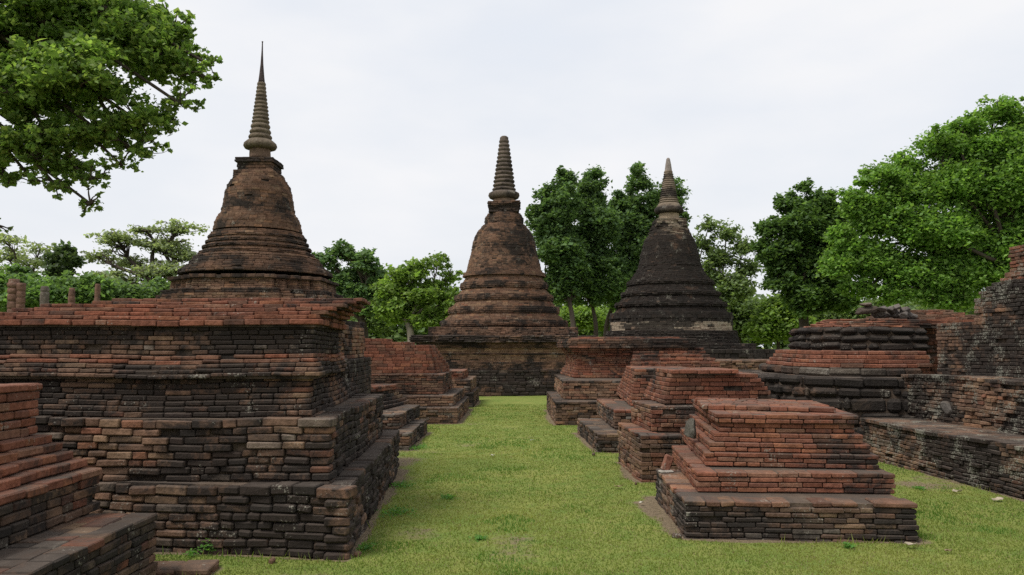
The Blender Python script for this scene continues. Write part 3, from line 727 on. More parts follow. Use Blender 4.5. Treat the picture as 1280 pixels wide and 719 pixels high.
px_ = [1103, 1113, 1122, 1131, 1109, 1120, 1136, 1098, 1128, 1140]
py_ = [386, 388, 384, 389, 393, 393, 394, 392, 394, 396]
for k in range(10):
    s_ = random.uniform(.09, .15); p = W(px_[k], py_[k], 15.15+random.uniform(-.15, .15))
    stone('rubble_stone', p, (s_*1.2, s_, s_*.75), 'grey angular stone in the heap on top of the laterite platform', RGp, (.15, .135, .125), .42, 40+k)

# ------------------------------------------------------------------ right wall with ledge
sw = style(dict(brown=5, dark=3, tan=1.2, grey=.8), Lb=.2, jit=.008, gap=.007, stain=.58, spread=.22, wav=.012)
sw2 = style(dict(brown=4.5, tan=2.5, dark=2.5, red=.8), Lb=.2, jit=.011, gap=.009, stain=.52, spread=.25, wav=.014, miss=.03)
t = thing('brick_wall', 'tall stepped brick wall with a broad ledge along the right edge of the picture', 'brick wall', (6, 9, 0))
def strip(a, b_, wdt): return Q(a, (a[0]+wdt, a[1]-.0), (b_[0]+wdt, b_[1]), b_)
z1 = .585
A0 = (6.22, 6.0); A1 = (5.63, 13.35)
q = Q(A0, (A0[0]+2.5, A0[1]), (A1[0]+2.6, A1[1]), A1); FOOT.append(q)
b = Masonry()
b.tier(-.1, .18, inset(q, -.05), sw2, inset(q, 0), hc=.05); b.tier(.18, .54, q, sw, inset(q, -.0), hc=.055); b.tier(.54, .60, inset(q, -.02), sw, n=1, ledge=.9)
b.pave(np.array([q[0], q[3], q[3]+[1.2, 0], q[0]+[1.2, 0]])[[1, 0, 3, 2]]+[.05, 0], .605, style(dict(brown=5, dark=5), Lb=.3, gap=.004, stain=.5, jit=.004), th=.03)
b.build('ledge_tier', t, M_WALL)
B0 = (7.15, 6.0); B1 = (6.45, 13.25)
q = Q(B0, (B0[0]+2.5, B0[1]), (B1[0]+2.6, B1[1]), B1)
b = Masonry(); b.tier(.58, 1.25, q, sw2, hc=.055); b.tier(1.25, 1.31, inset(q, -.03), sw, n=1, ledge=.7); b.build('middle_tier', t, M_WALL)
C0 = (7.75, 6.0); C1 = (7.0, 13.0)
def lerp(f): return (C0[0]+(C1[0]-C0[0])*f, C0[1]+(C1[1]-C0[1])*f)
def fy(px):                       # where a picture column meets the face of the upper wall
    u = (px-640)/F/.9975
    # X = u*Y ; X = C0x + (Y-6)*(C1x-C0x)/7
    s_ = (C1[0]-C0[0])/7.; return (C0[0]-6*s_)/(u-s_)
b = Masonry()
def seg(y_far, zt, zb_, st, xo=0, n=None, hc=.056):
    xf = C0[0]+(y_far-6)*(C1[0]-C0[0])/7.
    b.tier(zb_, zt, Q((C0[0]+xo, 6), (C0[0]+2.5, 6), (xf+2.5, y_far), (xf+xo, y_far)), st, n=n, hc=hc, ledge=.5)
for (px, py, st) in ((1168, 404, sw),):
    Y = fy(px); seg(Y, W(px, py, Y)[2], 1.31, style(dict(brown=5, dark=3, tan=1.2), Lb=.2, jit=.006, stain=.58, spread=.25))
zprev = W(1168, 404, fy(1168))[2]
b.build('upper_wall', t, M_WALL); b = Masonry()
for i, (px, py) in enumerate(((1214, 373), (1222, 364), (1229, 358), (1236, 353))):
    Y = fy(px); zt = W(px, py, Y)[2]; seg(Y, zt, zprev, sw, .03); zprev = zt
b.build('stepped_crest', t, M_WALL); b = Masonry()
for i, (px, py) in enumerate(((1244, 348), (1250, 341))):
    Y = fy(px); zt = W(px, py, Y)[2]; seg(Y, zt, zprev, style(dict(red=7, brown=3, dark=1), Lb=.22, stain=.4), .08); zprev = zt
Y = fy(1256); seg(Y, W(1256, 309, Y)[2], zprev, style(dict(red=4, brown=5, tan=1), Lb=.22, stain=.36), .08)
b.build('red_pier', t, M_WALL)
stone('round_boss', W(1181, 509, 12.15)+np.array([.05, 0, 0]), (.09, .13, .13), None, None, (.12, .11, .10), .42, 5, parent=t)

# far low wall behind the right row
t = None
b = Masonry(); q = Q((5.0, 22.5), (9.6, 22.5), (9.6, 24), (5.0, 24)); FOOT.append(q)
b.tier(-.1, 1.35, q, style(dict(brown=6, tan=2, dark=2), Lb=.25, jit=.02, stain=.44), hc=.07, ledge=.4)
o = b.build('low_brick_wall', None); tag(o, 'low ruined brown brick wall between the black stupa and the laterite platform', 'brick wall')
b = Masonry(); q = Q((6.5, 27), (16, 27), (16, 28), (6.5, 28)); b.tier(-.1, 1.62, q, kB, hc=.14, ledge=.5)
o = b.build('boundary_wall', None); tag(o, 'long low black wall running behind the ruins to the foot of the trees', 'brick wall')

# ------------------------------------------------------------------ columns far left
for (px, yt, r, zlab) in ((16, 349, 7.0, 'tallest ruined laterite column, leftmost behind the platform, stacked of dark drums'), (25, 354, 5.5, 'thin ruined column standing right against the tallest one'),
                          (55, 358, 5.2, 'smooth grey column standing alone second gap from the left edge'), (89, 360, 4.2, 'slim reddish column in the middle of the far left row'), (121, 355, 3.6, 'small column nearest to the red rim of the platform')):
    Y = 26 if px < 60 else 31
    p = W(px, 390, Y); zt = W(px, yt, Y)[2]; rr_ = r*Y/F
    t = thing('ruined_column', zlab, 'column', (p[0], Y, 0), 'ruined columns behind the platform')
    P = [(0, rr_*1.05)]; z = 0; k = 0
    while z < zt-.12:
        h = random.uniform(.16, .26) if px != 55 else .5; e = random.uniform(.86, 1.06) if px != 55 else 1
        P += [(z+.02, rr_*e), (z+h-.03, rr_*e*.99), (z+h-.005, rr_*.82)]; z += h
    P += [(zt, rr_*.8)]; P = [p_ for p_ in P if p_[0] <= zt]
    lathe(p[0], Y, P, 'shaft', t, (.17, .10, .075) if px != 55 else (.13, .11, .095), seg=14, jit=.09, alpha=.42)
    lathe(p[0], Y, [(0, rr_*1.5), (.28, rr_*1.45), (.3, rr_*1.1)], 'base', t, (.1, .08, .065), seg=14, jit=.05)

# ------------------------------------------------------------------ small loose things on the ruins
def loose_brick(name, label, cat, loc, dims, rot, col, al=.35):
    b = Masonry(); l, d_, h = dims
    st = style(dict(red=1), jit=.003, cham=.012, gap=0, wav=0, miss=0)
    b.brick(np.array([-l/2, -d_/2]), np.array([l/2, -d_/2]), np.array([-l/2, d_/2]), np.array([l/2, d_/2]), -h/2, h/2, st)
    b.col = [(*col, al)]
    o = b.build(name, None); o.location = loc; o.rotation_euler = rot; return tag(o, label, cat)
p = G(829, 590, .33); loose_brick('loose_brick', 'single brick leaning upright against the middle tier of the nearest right pedestal', 'brick', (p[0]+.045, p[1], .33+.10), (.19, .06, .10), (0, R(-68), R(8)), (.22, .10, .07))
p = G(833.5, 590, .33); loose_brick('pale_tile', 'pale grey flat tile on the left ledge of the nearest right pedestal', 'tile', (p[0]-.02, p[1]-.06, .345), (.16, .12, .025), (0, 0, .2), (.42, .40, .36), .1)
p = G(863, 556, .55); q = W(864, 533, 9.35); stone('carved_stone', (q[0], q[1], q[2]-.03), (.07, .10, .135), 'grey weathered lump of stone wedged at the back corner of the nearest right pedestal', None, (.11, .105, .09), .42, 9)
p = G(848, 612, .33); loose_brick('brick_chip', 'small orange brick chip lying on the left ledge of the nearest right pedestal', 'brick', (p[0]-.03, p[1]+.05, .338), (.05, .04, .015), (0, 0, 1), (.45, .15, .07), .1)

for k, (px, py, lab) in enumerate(((846, 672, 'broken brick lying at the left front corner of the nearest right pedestal'),  (795, 606, 'brick fragment on the earth at the corner of the second right pedestal'),
        (447, 694, 'brick piece fallen at the corner of the big left platform'), (340, 703, 'dark brick fragment in the grass before the big left platform'), (742, 569, 'small brick fragment beside the third right pedestal'))):
    g = G(px, py); sz = random.uniform(.4, .7)
    loose_brick('brick_fragment', lab, 'brick', (g[0], g[1], .012), (.13*sz, .08*sz, .045), (R(random.uniform(-12, 12)), R(random.uniform(-12, 12)), random.random()*3), random.choice(PAL['brown']), .48)
# ------------------------------------------------------------------ ground
def inside(X, Y, poly):
    r = np.zeros(X.shape, bool); n = len(poly)
    for i in range(n):
        x0, y0_ = poly[i]; x1, y1 = poly[(i+1) % n]
        c = ((y0_ > Y) != (y1 > Y)) & (X < (x1-x0)*(Y-y0_)/(y1-y0_+1e-12)+x0)
        r ^= c
    return r
def dist(X, Y, poly):
    d = np.full(X.shape, 1e9); n = len(poly)
    for i in range(n):
        a = np.array(poly[i]); e = np.array(poly[(i+1) % n])-a; l2 = e@e
        tt = np.clip(((X-a[0])*e[0]+(Y-a[1])*e[1])/l2, 0, 1)
        d = np.minimum(d, np.hypot(X-a[0]-tt*e[0], Y-a[1]-tt*e[1]))
    return d
def lat(ix, iy, seed):
    h = (ix.astype(np.int64)*374761393+iy.astype(np.int64)*668265263+seed*974634777) & 0x7fffffff
    h = ((h ^ (h >> 13))*1274126177) & 0x7fffffff
    return ((h ^ (h >> 16)) & 0xffff)/65535.
def vn(X, Y, s, seed=0):
    X = X*s; Y = Y*s; ix = np.floor(X); iy = np.floor(Y); fx = X-ix; fy_ = Y-iy
    fx = fx*fx*(3-2*fx); fy_ = fy_*fy_*(3-2*fy_)
    a, b_, c, d = lat(ix, iy, seed), lat(ix+1, iy, seed), lat(ix, iy+1, seed), lat(ix+1, iy+1, seed)
    return (a*(1-fx)+b_*fx)*(1-fy_)+(c*(1-fx)+d*fx)*fy_
def fbm(X, Y, s, seed=0): return vn(X, Y, s, seed)*.5+vn(X, Y, s*2.1, seed+1)*.28+vn(X, Y, s*4.3, seed+2)*.22
def dirt(X, Y):
    d = np.full(X.shape, 1e9)
    for p_ in FOOT: d = np.minimum(d, dist(X, Y, p_))
    wd = .07+.24*np.clip(fbm(X, Y, .9, 5)-.32, 0, 1)*1.7
    e = np.clip(1.15-d/wd, 0, 1)
    # worn strip beside the nearest right pedestal
    e = np.maximum(e, np.clip(1.0-dist(X, Y, [(1.58, 7.75), (1.48, 9.3), (1.55, 9.3)])/.19, 0, 1)*np.clip(fbm(X, Y, 1.8, 9)*1.9, 0, 1))
    e = np.maximum(e, np.clip((fbm(X, Y, .55, 31)-.67)*5, 0, 1)*.75)
    return e
gx = np.concatenate([-np.geomspace(320, 9, 24), np.arange(-8.6, 10, .09), np.geomspace(10.5, 320, 24)])
gy = np.concatenate([[-60, -20, -6, 0, 3], np.arange(4.2, 20, .08), np.arange(20, 34, .3), np.geomspace(35, 420, 26)])
GX, GY = np.meshgrid(gx, gy)
near = (np.abs(GX) < 12) & (GY > 3) & (GY < 35)
D = np.zeros(GX.shape); D[near] = dirt(GX[near], GY[near])
Z = np.where(near, (fbm(GX, GY, .8, 3)-.5)*.05-.012*D, 0)
nyy, nxx = GX.shape
ii = (np.arange(nyy-1)[:, None]*nxx+np.arange(nxx-1)[None]).ravel()
col = np.stack([D, D, D, np.ones_like(D)], -1).reshape(-1, 4)
def ground_mat():
    m, t, b = mat_new('grass_ground')
    P = N(t, 'ShaderNodeNewGeometry').outputs['Position']; at = N(t, 'ShaderNodeAttribute', attribute_name='tint')
    def noise(s, d=5, r=.6):
        n = N(t, 'ShaderNodeTexNoise', Scale=s, Detail=d, Roughness=r); t.links.new(P, n.inputs['Vector']); return n.outputs['Fac']
    g = ramp(t, noise(.7, 6, .62), .32, .68, (.150, .195, .042, 1), (.235, .245, .065, 1)).outputs[0]
    g = mixc(t, ramp(t, noise(3.2, 4), .45, .72).outputs[0], g, (.125, .19, .038, 1))
    g = mixc(t, 1.0, g, ramp(t, noise(38, 5, .75), .3, .7, (.82, .84, .82, 1), (1.17, 1.16, 1.15, 1)).outputs[0], 'MULTIPLY')
    g = mixc(t, math_(t, 'MULTIPLY', ramp(t, noise(11, 5, .7), .60, .70).outputs[0], .55), g, (.22, .175, .10, 1))
    e = ramp(t, noise(15, 6, .7), .3, .7, (.13, .10, .065, 1), (.25, .19, .12, 1)).outputs[0]
    f = math_(t, 'ADD', at.outputs['Fac'], math_(t, 'MULTIPLY', math_(t, 'SUBTRACT', noise(9, 5, .7), .5), .9))
    c = mixc(t, ramp(t, f, .34, .62).outputs[0], g, e)
    t.links.new(c, b.inputs['Base Color'])
    bm = N(t, 'ShaderNodeBump', Strength=.8, Distance=.03); t.links.new(noise(45, 4, .7), bm.inputs['Height']); t.links.new(bm.outputs[0], b.inputs['Normal'])
    return m
me = raw_mesh('ground', np.stack([GX, GY, Z], -1).reshape(-1, 3), [np.stack([ii, ii+1, ii+nxx+1, ii+nxx], 1)], [ground_mat()], None, col, smooth=True)
tag(link('ground', me), kind='structure')

# grass blades
def blades():
    n = 420000
    u = rng.random(n); Y = 4.9+(24-4.9)*u**1.7; X = rng.uniform(-1, 1, n)*(Y*.66+.3)
    ok = (X > -7) & (X < 9); X, Y = X[ok], Y[ok]
    ins = np.zeros(X.shape, bool)
    for p_ in FOOT: ins |= inside(X, Y, p_)
    X, Y = X[~ins], Y[~ins]
    dd = dirt(X, Y); keep = rng.random(len(X)) > dd*1.25; X, Y, dd = X[keep], Y[keep], dd[keep]
    n = len(X); Z0 = (fbm(X, Y, .8, 3)-.5)*.05-.012*dd
    dmin = np.full(n, 1e9)
    for p_ in FOOT: dmin = np.minimum(dmin, dist(X, Y, p_))
    tuft = np.clip((fbm(X, Y, 1.1, 77)-.55)*5, 0, 1)
    h = rng.uniform(.008, .022, n)*(1+.7*tuft)+np.where((dmin < .10) & (rng.random(n) < .22), rng.uniform(.01, .07, n), 0)
    a = rng.uniform(0, math.pi, n); wd = (.0032+.0004*Y)*rng.uniform(.7, 1.3, n)
    dx, dy = np.cos(a)*wd, np.sin(a)*wd
    lx, ly = rng.normal(0, .35, n)*h, rng.normal(0, .35, n)*h
    V = np.stack([np.stack([X-dx, Y-dy, Z0-.003], 1), np.stack([X+dx, Y+dy, Z0-.003], 1), np.stack([X+lx, Y+ly, Z0+h], 1)], 1).reshape(-1, 3)
    m1 = fbm(X, Y, .7, 12)[:, None]
    m1 = np.clip((m1-.5)*2+.5, 0, 1); c = np.array([.145, .22, .045])*(1-m1)+np.array([.255, .275, .075])*m1
    c = np.where((rng.random(n) < .13)[:, None], np.array([.27, .23, .12]), c)*rng.uniform(.8, 1.15, n)[:, None]
    c = np.where((tuft > .5)[:, None] & (rng.random(n) < .7)[:, None], np.array([.115, .215, .04])*rng.uniform(.8, 1.15, n)[:, None], c)
    c = np.repeat(np.hstack([c, np.ones((n, 1))]), 3, 0)
    me = raw_mesh('grass', V, [np.arange(3*n).reshape(-1, 3)], [M_LEAF], None, c)
    tag(link('grass', me), 'short mown green grass growing over the path and around the ruins', 'grass', kind='stuff')
blades()

def leafset(P, size, up=.6, cols=((.06, .12, .03),), cvar=.25, elong=1.5):
    """rhombic leaves at points P; returns verts and colours"""
    n = len(P)
    nrm = rng.normal(0, 1, (n, 3)); nrm /= np.linalg.norm(nrm, axis=1, keepdims=True); nrm[:, 2] = np.abs(nrm[:, 2])+up; nrm /= np.linalg.norm(nrm, axis=1, keepdims=True)
    a = rng.normal(0, 1, (n, 3)); a -= nrm*(a*nrm).sum(1, keepdims=True); a /= np.linalg.norm(a, axis=1, keepdims=True)
    b_ = np.cross(nrm, a); s_ = (size*rng.lognormal(0, .28, n))[:, None]
    V = np.stack([P-a*s_*elong*.5, P+b_*s_*.5-a*s_*.08, P+a*s_*elong*.5-nrm*s_*.18, P-b_*s_*.5-a*s_*.08], 1)
    cc = np.array(cols)[rng.integers(0, len(cols), n)]*rng.uniform(1-cvar, 1+cvar, n)[:, None]
    return V.reshape(-1, 3), np.repeat(np.hstack([cc, np.ones((n, 1))]), 4, 0)

# small weeds and litter on the lawn
VV = []; CC = []
for k, (px, py, s_) in enumerate(((497, 641, .16), (500, 607, .13), (600, 675, .05), (560, 623, .08), (262, 690, .07), (238, 694, .05), (1060, 684, .05), (458, 686, .06), (523, 560, .16), (1150, 612, .07))):
    g = G(px, py); n = int(170*s_/.1)
    P = np.stack([rng.normal(g[0], s_*.55, n), rng.normal(g[1], s_*.8, n), rng.uniform(.006, .035 if k != 4 else .13, n)], 1)
    V, C = leafset(P, .018, 1.0, ((.10, .24, .045), (.13, .27, .055))); VV.append(V); CC.append(C)
VV = np.vstack(VV); CC = np.vstack(CC)
tag(link('clover', raw_mesh('clover', VV, [np.arange(len(VV)).reshape(-1, 4)], [M_LEAF], None, CC)), 'scattered low clover patches in the lawn and along the wall bases', 'clover', kind='stuff')
M_LIT = masonry('dry_litter', tinted=True, lich_at=.9)
for k, (px, py, s_, lab, c) in enumerate(((773, 611, .045, 'dry curled leaf lying in the grass beside the second right pedestal', (.42, .32, .18)),
        (802, 631, .03, 'small white scrap on the bare earth left of the nearest right pedestal', (.6, .58, .5)),
        (665, 552, .03, 'little white scrap alone in the lawn, mid distance', (.6, .58, .52)), (616, 571, .035, 'pale scrap right of the path centre line near the left row', (.55, .53, .47)),
        (1197, 617, .05, 'pale dry leaf on the lawn under the right ledge wall', (.45, .40, .30)), (1248, 628, .055, 'broken pale leaf on the lawn at the right edge of the picture', (.48, .42, .32)),
        (1138, 685, .05, 'pale dry leaf below the right corner of the nearest right pedestal', (.5, .44, .34)), (1185, 692, .035, 'brown leaf in the right foreground lawn', (.33, .25, .15)))):
    g = G(px, py); nn = 9; V = [(0, 0, .012)]; rs = random.Random(k)
    for i in range(nn):
        a = i/nn*2*math.pi; r = s_*rs.uniform(.6, 1.05); V.append((math.cos(a)*r*1.3, math.sin(a)*r*.8, .012+rs.uniform(0, .6)*s_))
    V = np.array(V)+(0, 0, 0); low = V.copy(); low[:, 2] -= .004
    f = [(0, 1+i, 1+(i+1) % nn) for i in range(nn)]; f2 = [(10, 11+(i+1) % nn, 11+i) for i in range(nn)]; q = [(1+i, 11+i, 11+(i+1) % nn, 1+(i+1) % nn) for i in range(nn)]
    me = raw_mesh('litter', np.vstack([V, low]), [np.array(f+f2), np.array(q)], [M_LIT], None, np.tile([*c, .1], (20, 1)))
    o = link('dry_leaf' if 'leaf' in lab else 'paper_scrap', me); o.location = (g[0], g[1], .012); tag(o, lab, 'leaf' if 'leaf' in lab else 'scrap', 'litter on the lawn')

# ------------------------------------------------------------------ trees
def tube(pts, rad, seg=7):
    pts = np.asarray(pts, float); n = len(pts); V = []
    d = np.gradient(pts, axis=0); d /= np.linalg.norm(d, axis=1, keepdims=True)+1e-9
    ref = np.array([.31, .17, .93]) if abs(d[0][2]) < .9 else np.array([1., .1, 0])
    for p, t_, r in zip(pts, d, rad):
        a = np.cross(t_, ref); a /= np.linalg.norm(a)+1e-9; b_ = np.cross(t_, a)
        for i in range(seg):
            an = 2*math.pi*i/seg; V.append(p+(a*math.cos(an)+b_*math.sin(an))*r)
    q = [(j*seg+i, j*seg+(i+1) % seg, (j+1)*seg+(i+1) % seg, (j+1)*seg+i) for j in range(n-1) for i in range(seg)]
    return V, q
class Tubes:
    def __init__(s): s.V = []; s.q = []
    def add(s, pts, rad, seg=7):
        V, q = tube(pts, rad, seg); b_ = len(s.V); s.V += V; s.q += [tuple(i+b_ for i in f) for f in q]
def curve(a, b_, n=7, wob=.08, lift=0):
    a, b_ = np.array(a, float), np.array(b_, float); l = np.linalg.norm(b_-a); P = []
    o = rng.normal(0, wob*l, 3); o2 = rng.normal(0, wob*.5*l, 3)
    for i in range(n):
        f = i/(n-1); P.append(a+(b_-a)*f+o*math.sin(f*math.pi)+o2*math.sin(f*2*math.pi)+np.array([0, 0, lift*l*math.sin(f*math.pi)]))
    return np.array(P)
def tree(name, label, base, Y, lobes, leaves, size, cols, tr, tuft=.1, group=None, tufts=None, bark=None, fork=None, flat=.75, shell=(.55, 1.02), up=.5, dy=1.0, forks=None, yj=.12, cvar=.28, lift=.05, wob=.08):
    """lobes: (px, py, rx, ry) as seen at distance Y; real radii follow from the distance"""
    bx = W(base[0], 420, Y)[0]; k = Y/F
    t = thing(name, label, 'tree', (bx, Y, 0), group)
    Ls = []
    for i, (px, py, rx, ry) in enumerate(lobes):
        p = W(px, py, Y); r = np.array([rx*k, (rx+ry)*.5*k*dy, ry*k]); p = p+np.array([0, rng.normal(0, yj)*rx*k*2, 0]); Ls.append((p, r))
    sub = []
    for p, r_ in Ls:
        for q in range(4):
            u_ = rng.normal(0, 1, 3); u_[2] = abs(u_[2])*.8 if q < 2 else u_[2]; u_ /= np.linalg.norm(u_)
            sub.append((p+u_*r_*rng.uniform(.75, 1.02), r_*rng.uniform(.22, .42)))
    Ls = [(p, r_*.88) for p, r_ in Ls]; nL = len(Ls); Ls += sub
    fk = W(*(fork or (base[0], max(l[1]+l[3]*.6 for l in lobes))), Y)
    T = Tubes(); tp = curve((bx, Y, -.15), fk, 8, .03)
    T.add(tp, np.linspace(tr*1.25, tr*.75, 8)*np.array([1.35]+[1]*7), 9)
    vol = np.array([r[0]*r[2] for p, r in Ls]); vol /= vol.sum(); nearest = None
    tufts = tufts or max(30, leaves//45)
    TP = []; TR = []
    for (p, r), v in zip(Ls, vol):
        ib = len(TP); rr_ = tr*.22+tr*.5*math.sqrt(v)
        if ib < nL:
            lb = curve(fk, p-np.array([0, 0, r[2]*.1]), 8, wob, lift); T.add(lb, np.linspace(rr_*1.15, rr_*.35, 8), 6)
        else:
            lb = curve(Ls[(ib-nL)//4][0], p, 8, .05, .03); rr_ *= .6; T.add(lb, np.linspace(rr_*.5, rr_*.15, 8), 4)
        n = max(4, int(tufts*v)); u = rng.normal(0, 1, (n, 3)); u /= np.linalg.norm(u, axis=1, keepdims=True)
        u[:, 2] = np.where(u[:, 2] < -.35, u[:, 2]*.6, u[:, 2])
        q = p+u*r*rng.uniform(*shell, (n, 1))
        for j in range(0, n, 2 if n > 60 else 1):
            s0 = lb[rng.integers(5, 8)]
            if np.linalg.norm(s0-q[j]) > 1.5*float(np.mean(r))+tr*.5: continue
            T.add(curve(s0, q[j], 4, .10, .04), np.linspace(rr_*.28, rr_*.07, 4), 3)
        TP.append(q); TR.append(np.full(n, tuft*float(np.mean(r))*1.0)*rng.uniform(.6, 1.35, n))
    TP = np.vstack(TP); TR = np.concatenate(TR)
    w_ = TR**1.6; w_ /= w_.sum(); idx = rng.choice(len(TP), leaves, p=w_)
    off = rng.normal(0, .5, (leaves, 3))*np.array([1, 1, flat]); P = TP[idx]+off*TR[idx][:, None]*1.25
    V, C = leafset(P, size, up, cols, cvar)
    tt = rng.uniform(.78, 1.22, len(TP)); C[:, :3] *= np.repeat(tt[idx], 4)[:, None]
    link('crown', raw_mesh('crown', V, [np.arange(len(V)).reshape(-1, 4)], [M_LEAF], None, C), t)
    link('trunk', raw_mesh('trunk', T.V, [np.array(T.q)], [bark or M_BARK], None, None, smooth=True), t)
    return t
LGc = ((.19, .29, .07), (.16, .25, .06), (.23, .32, .09))
PG = ((.26, .31, .18), (.22, .27, .15), (.30, .34, .21))  # pale greens with the distance haze put into the leaf colour
TB = 'trees beyond the ruins'  # leaf colours of the distant trees are lightened and greyed in place of haze

tree('broadleaf_tree', 'leafy branches of a near tree hanging into the top left corner', (-420, 430), 9.5,
     [(60, 30, 80, 60), (150, 40, 75, 60), (205, 70, 52, 42), (238, 92, 26, 20), (228, 130, 26, 22), (215, 30, 30, 30), (120, 110, 70, 50), (40, 120, 80, 50), (175, 150, 45, 34), (160, 185, 36, 22), (130, 165, 40, 30),
      (70, 170, 60, 36), (20, 185, 50, 36), (80, 205, 45, 22), (112, 222, 24, 22), (110, 252, 13, 20), (256, 95, 20, 15), (262, 80, 12, 12), (75, 232, 30, 16), (150, 205, 22, 14), (10, 222, 34, 16), (45, 226, 22, 10), (-2, 282, 13, 14), (-30, 250, 22, 20), (-60, 60, 90, 90), (-60, 190, 50, 40), (60, -50, 130, 40), (-40, -90, 120, 50)],
     150000, .042, ((.17, .27, .07), (.14, .23, .06), (.21, .31, .085), (.27, .36, .11)), .20, tuft=.17, tufts=2500, fork=(-330, 20), flat=.7, up=.35, dy=1.3, group='near tree', shell=(.25, 1.14), lift=.16, wob=.03)
tree('rain_tree', 'wide flat-topped pale tree with bare spreading limbs left of the needle-spired stupa', (222, 400), 58,
     [(148, 300, 40, 13), (180, 288, 30, 10), (222, 286, 36, 11), (200, 306, 45, 12), (128, 322, 28, 12), (160, 328, 40, 12), (232, 318, 32, 14), (205, 340, 45, 12), (150, 350, 48, 12), (245, 345, 30, 14), (190, 365, 55, 10)],
     10000, .16, PG, .6, tuft=.38, tufts=620, bark=M_BARK, fork=(205, 372), flat=.35, group=TB, shell=(.3, 1.0))
tree('rain_tree', 'thin umbrella-shaped pale tree at the far left edge above the columns', (30, 400), 62,
     [(25, 304, 40, 9), (52, 312, 30, 9), (5, 318, 35, 10), (40, 330, 32, 9), (15, 342, 35, 10), (-40, 320, 40, 20)], 4800, .16, PG, .33, tuft=.4, tufts=260, fork=(28, 360), flat=.35, group=TB, shell=(.3, 1))
tree('small_tree', 'small dark round-headed tree between the two umbrella trees at far left', (72, 400), 56, [(77, 316, 16, 10), (66, 326, 14, 9), (86, 328, 14, 10), (75, 340, 14, 10)], 3500, .2, ((.07, .11, .05), (.09, .13, .06)), .2, tuft=.5, tufts=90, group=TB)
for i, (lb, bx, lob, cc) in enumerate((
    ('bushy green tree behind the tallest columns at far left', 20, [(10, 366, 40, 26), (45, 372, 35, 24), (-25, 360, 35, 30)], ((.14, .23, .08), (.12, .20, .07))),
    ('rounded bush between the grey column and the slim reddish column', 95, [(85, 372, 36, 22), (118, 368, 30, 20), (70, 356, 24, 14)], ((.15, .24, .085), (.13, .21, .075))),
    ('green bush under the wide flat-topped tree beside the stupa', 165, [(155, 374, 36, 18), (195, 372, 34, 20), (230, 378, 25, 18)], ((.14, .21, .085), (.12, .19, .08))))):
    tree('bush', lb, (bx, 420), 46+2*i, lob, 14000, .17, cc, .18, tuft=.35, tufts=280, group='bushes behind the platform')
tree('dark_tree', 'dark green open-crowned tree just right of the needle-spired stupa', (452, 420), 44,
     [(432, 316, 22, 15), (408, 328, 22, 14), (455, 330, 22, 18), (470, 350, 22, 22), (430, 352, 32, 20), (455, 380, 32, 24), (415, 375, 30, 24), (480, 385, 16, 25)], 21000, .135, ((.12, .20, .09), (.15, .23, .10)), .3, tuft=.28, tufts=520, group=TB, shell=(.4, 1.1))
tree('light_tree', 'bright light green spreading tree between the left and middle stupas', (512, 425), 41,
     [(512, 340, 34, 16), (545, 328, 20, 13), (560, 345, 18, 16), (492, 362, 30, 20), (530, 368, 38, 22), (565, 375, 20, 24), (500, 392, 32, 20), (545, 400, 34, 18), (478, 385, 16, 20)], 17000, .125, LGc, .22, tuft=.26, tufts=620, shell=(.3, 1.1), group=TB, bark=M_PALEBARK, fork=(510, 402))
HG = ((.11, .18, .075), (.09, .155, .065), (.14, .22, .085))
tree('tall_tree', 'tall dark columnar tree, left one of the three right of the middle stupa', (712, 425), 46,
     [(706, 228, 15, 24), (684, 250, 16, 22), (678, 275, 17, 26), (706, 262, 20, 32), (692, 290, 24, 34), (695, 312, 26, 30), (715, 330, 24, 35), (700, 360, 28, 28), (665, 268, 8, 14)], 42000, .13, HG, .17, tuft=.30, tufts=520, group='tall dark trees behind the stupas', fork=(712, 378))
tree('tall_tree', 'tall dark columnar tree, middle one of the three right of the middle stupa', (741, 425), 48,
     [(744, 230, 15, 26), (738, 258, 21, 30), (728, 244, 12, 20), (752, 285, 24, 34), (730, 290, 18, 30), (738, 318, 26, 32), (755, 350, 30, 34), (735, 372, 24, 20)], 42000, .13, HG, .15, tuft=.30, tufts=520, group='tall dark trees behind the stupas', fork=(741, 385))
tree('tall_tree', 'tall dark broad tree half hidden by the blackened stupa', (760, 425), 50,
     [(797, 226, 14, 26), (785, 252, 19, 28), (810, 258, 19, 30), (772, 268, 14, 26), (838, 250, 18, 30), (790, 290, 28, 32), (815, 310, 26, 40), (785, 335, 28, 35), (800, 370, 35, 28), (845, 275, 14, 28), (772, 375, 22, 20)], 60000, .13, HG, .17, tuft=.28, tufts=800, group='tall dark trees behind the stupas', fork=(765, 385))
for i, (lb, bx, lob, Y) in enumerate((
    ('yellow-green bush seen under the tall dark trees, left part', 705, [(705, 402, 32, 14), (730, 398, 26, 16), (670, 405, 30, 14)], 60),
    ('yellow-green bush seen under the tall dark trees beside the blackened stupa', 770, [(762, 400, 30, 16), (800, 402, 30, 16)], 62),
    ('bright green willowy shrub at the foot of the dark tree right of the low wall', 972, [(975, 395, 26, 24), (960, 412, 28, 18), (990, 412, 24, 18)], 46),
    ('olive green drooping shrub right behind the blackened stupa', 925, [(925, 392, 28, 26), (905, 405, 28, 22), (940, 410, 25, 20)], 52),
    ('hazy green shrub under the dark tree beside the laterite platform', 1035, [(1040, 405, 34, 22), (1075, 400, 34, 24), (1010, 418, 26, 14)], 56),
    ('pale bush in the gap between left stupa and light green tree', 440, [(465, 402, 30, 18), (430, 405, 36, 16)], 60))):
    tree('bush', lb, (bx, 428), Y, lob, 15000, .15, LGc if i in (0, 1, 2) else ((.16, .23, .09), (.14, .20, .08)), .12, tuft=.36, tufts=260, group='bushes behind the stupas')
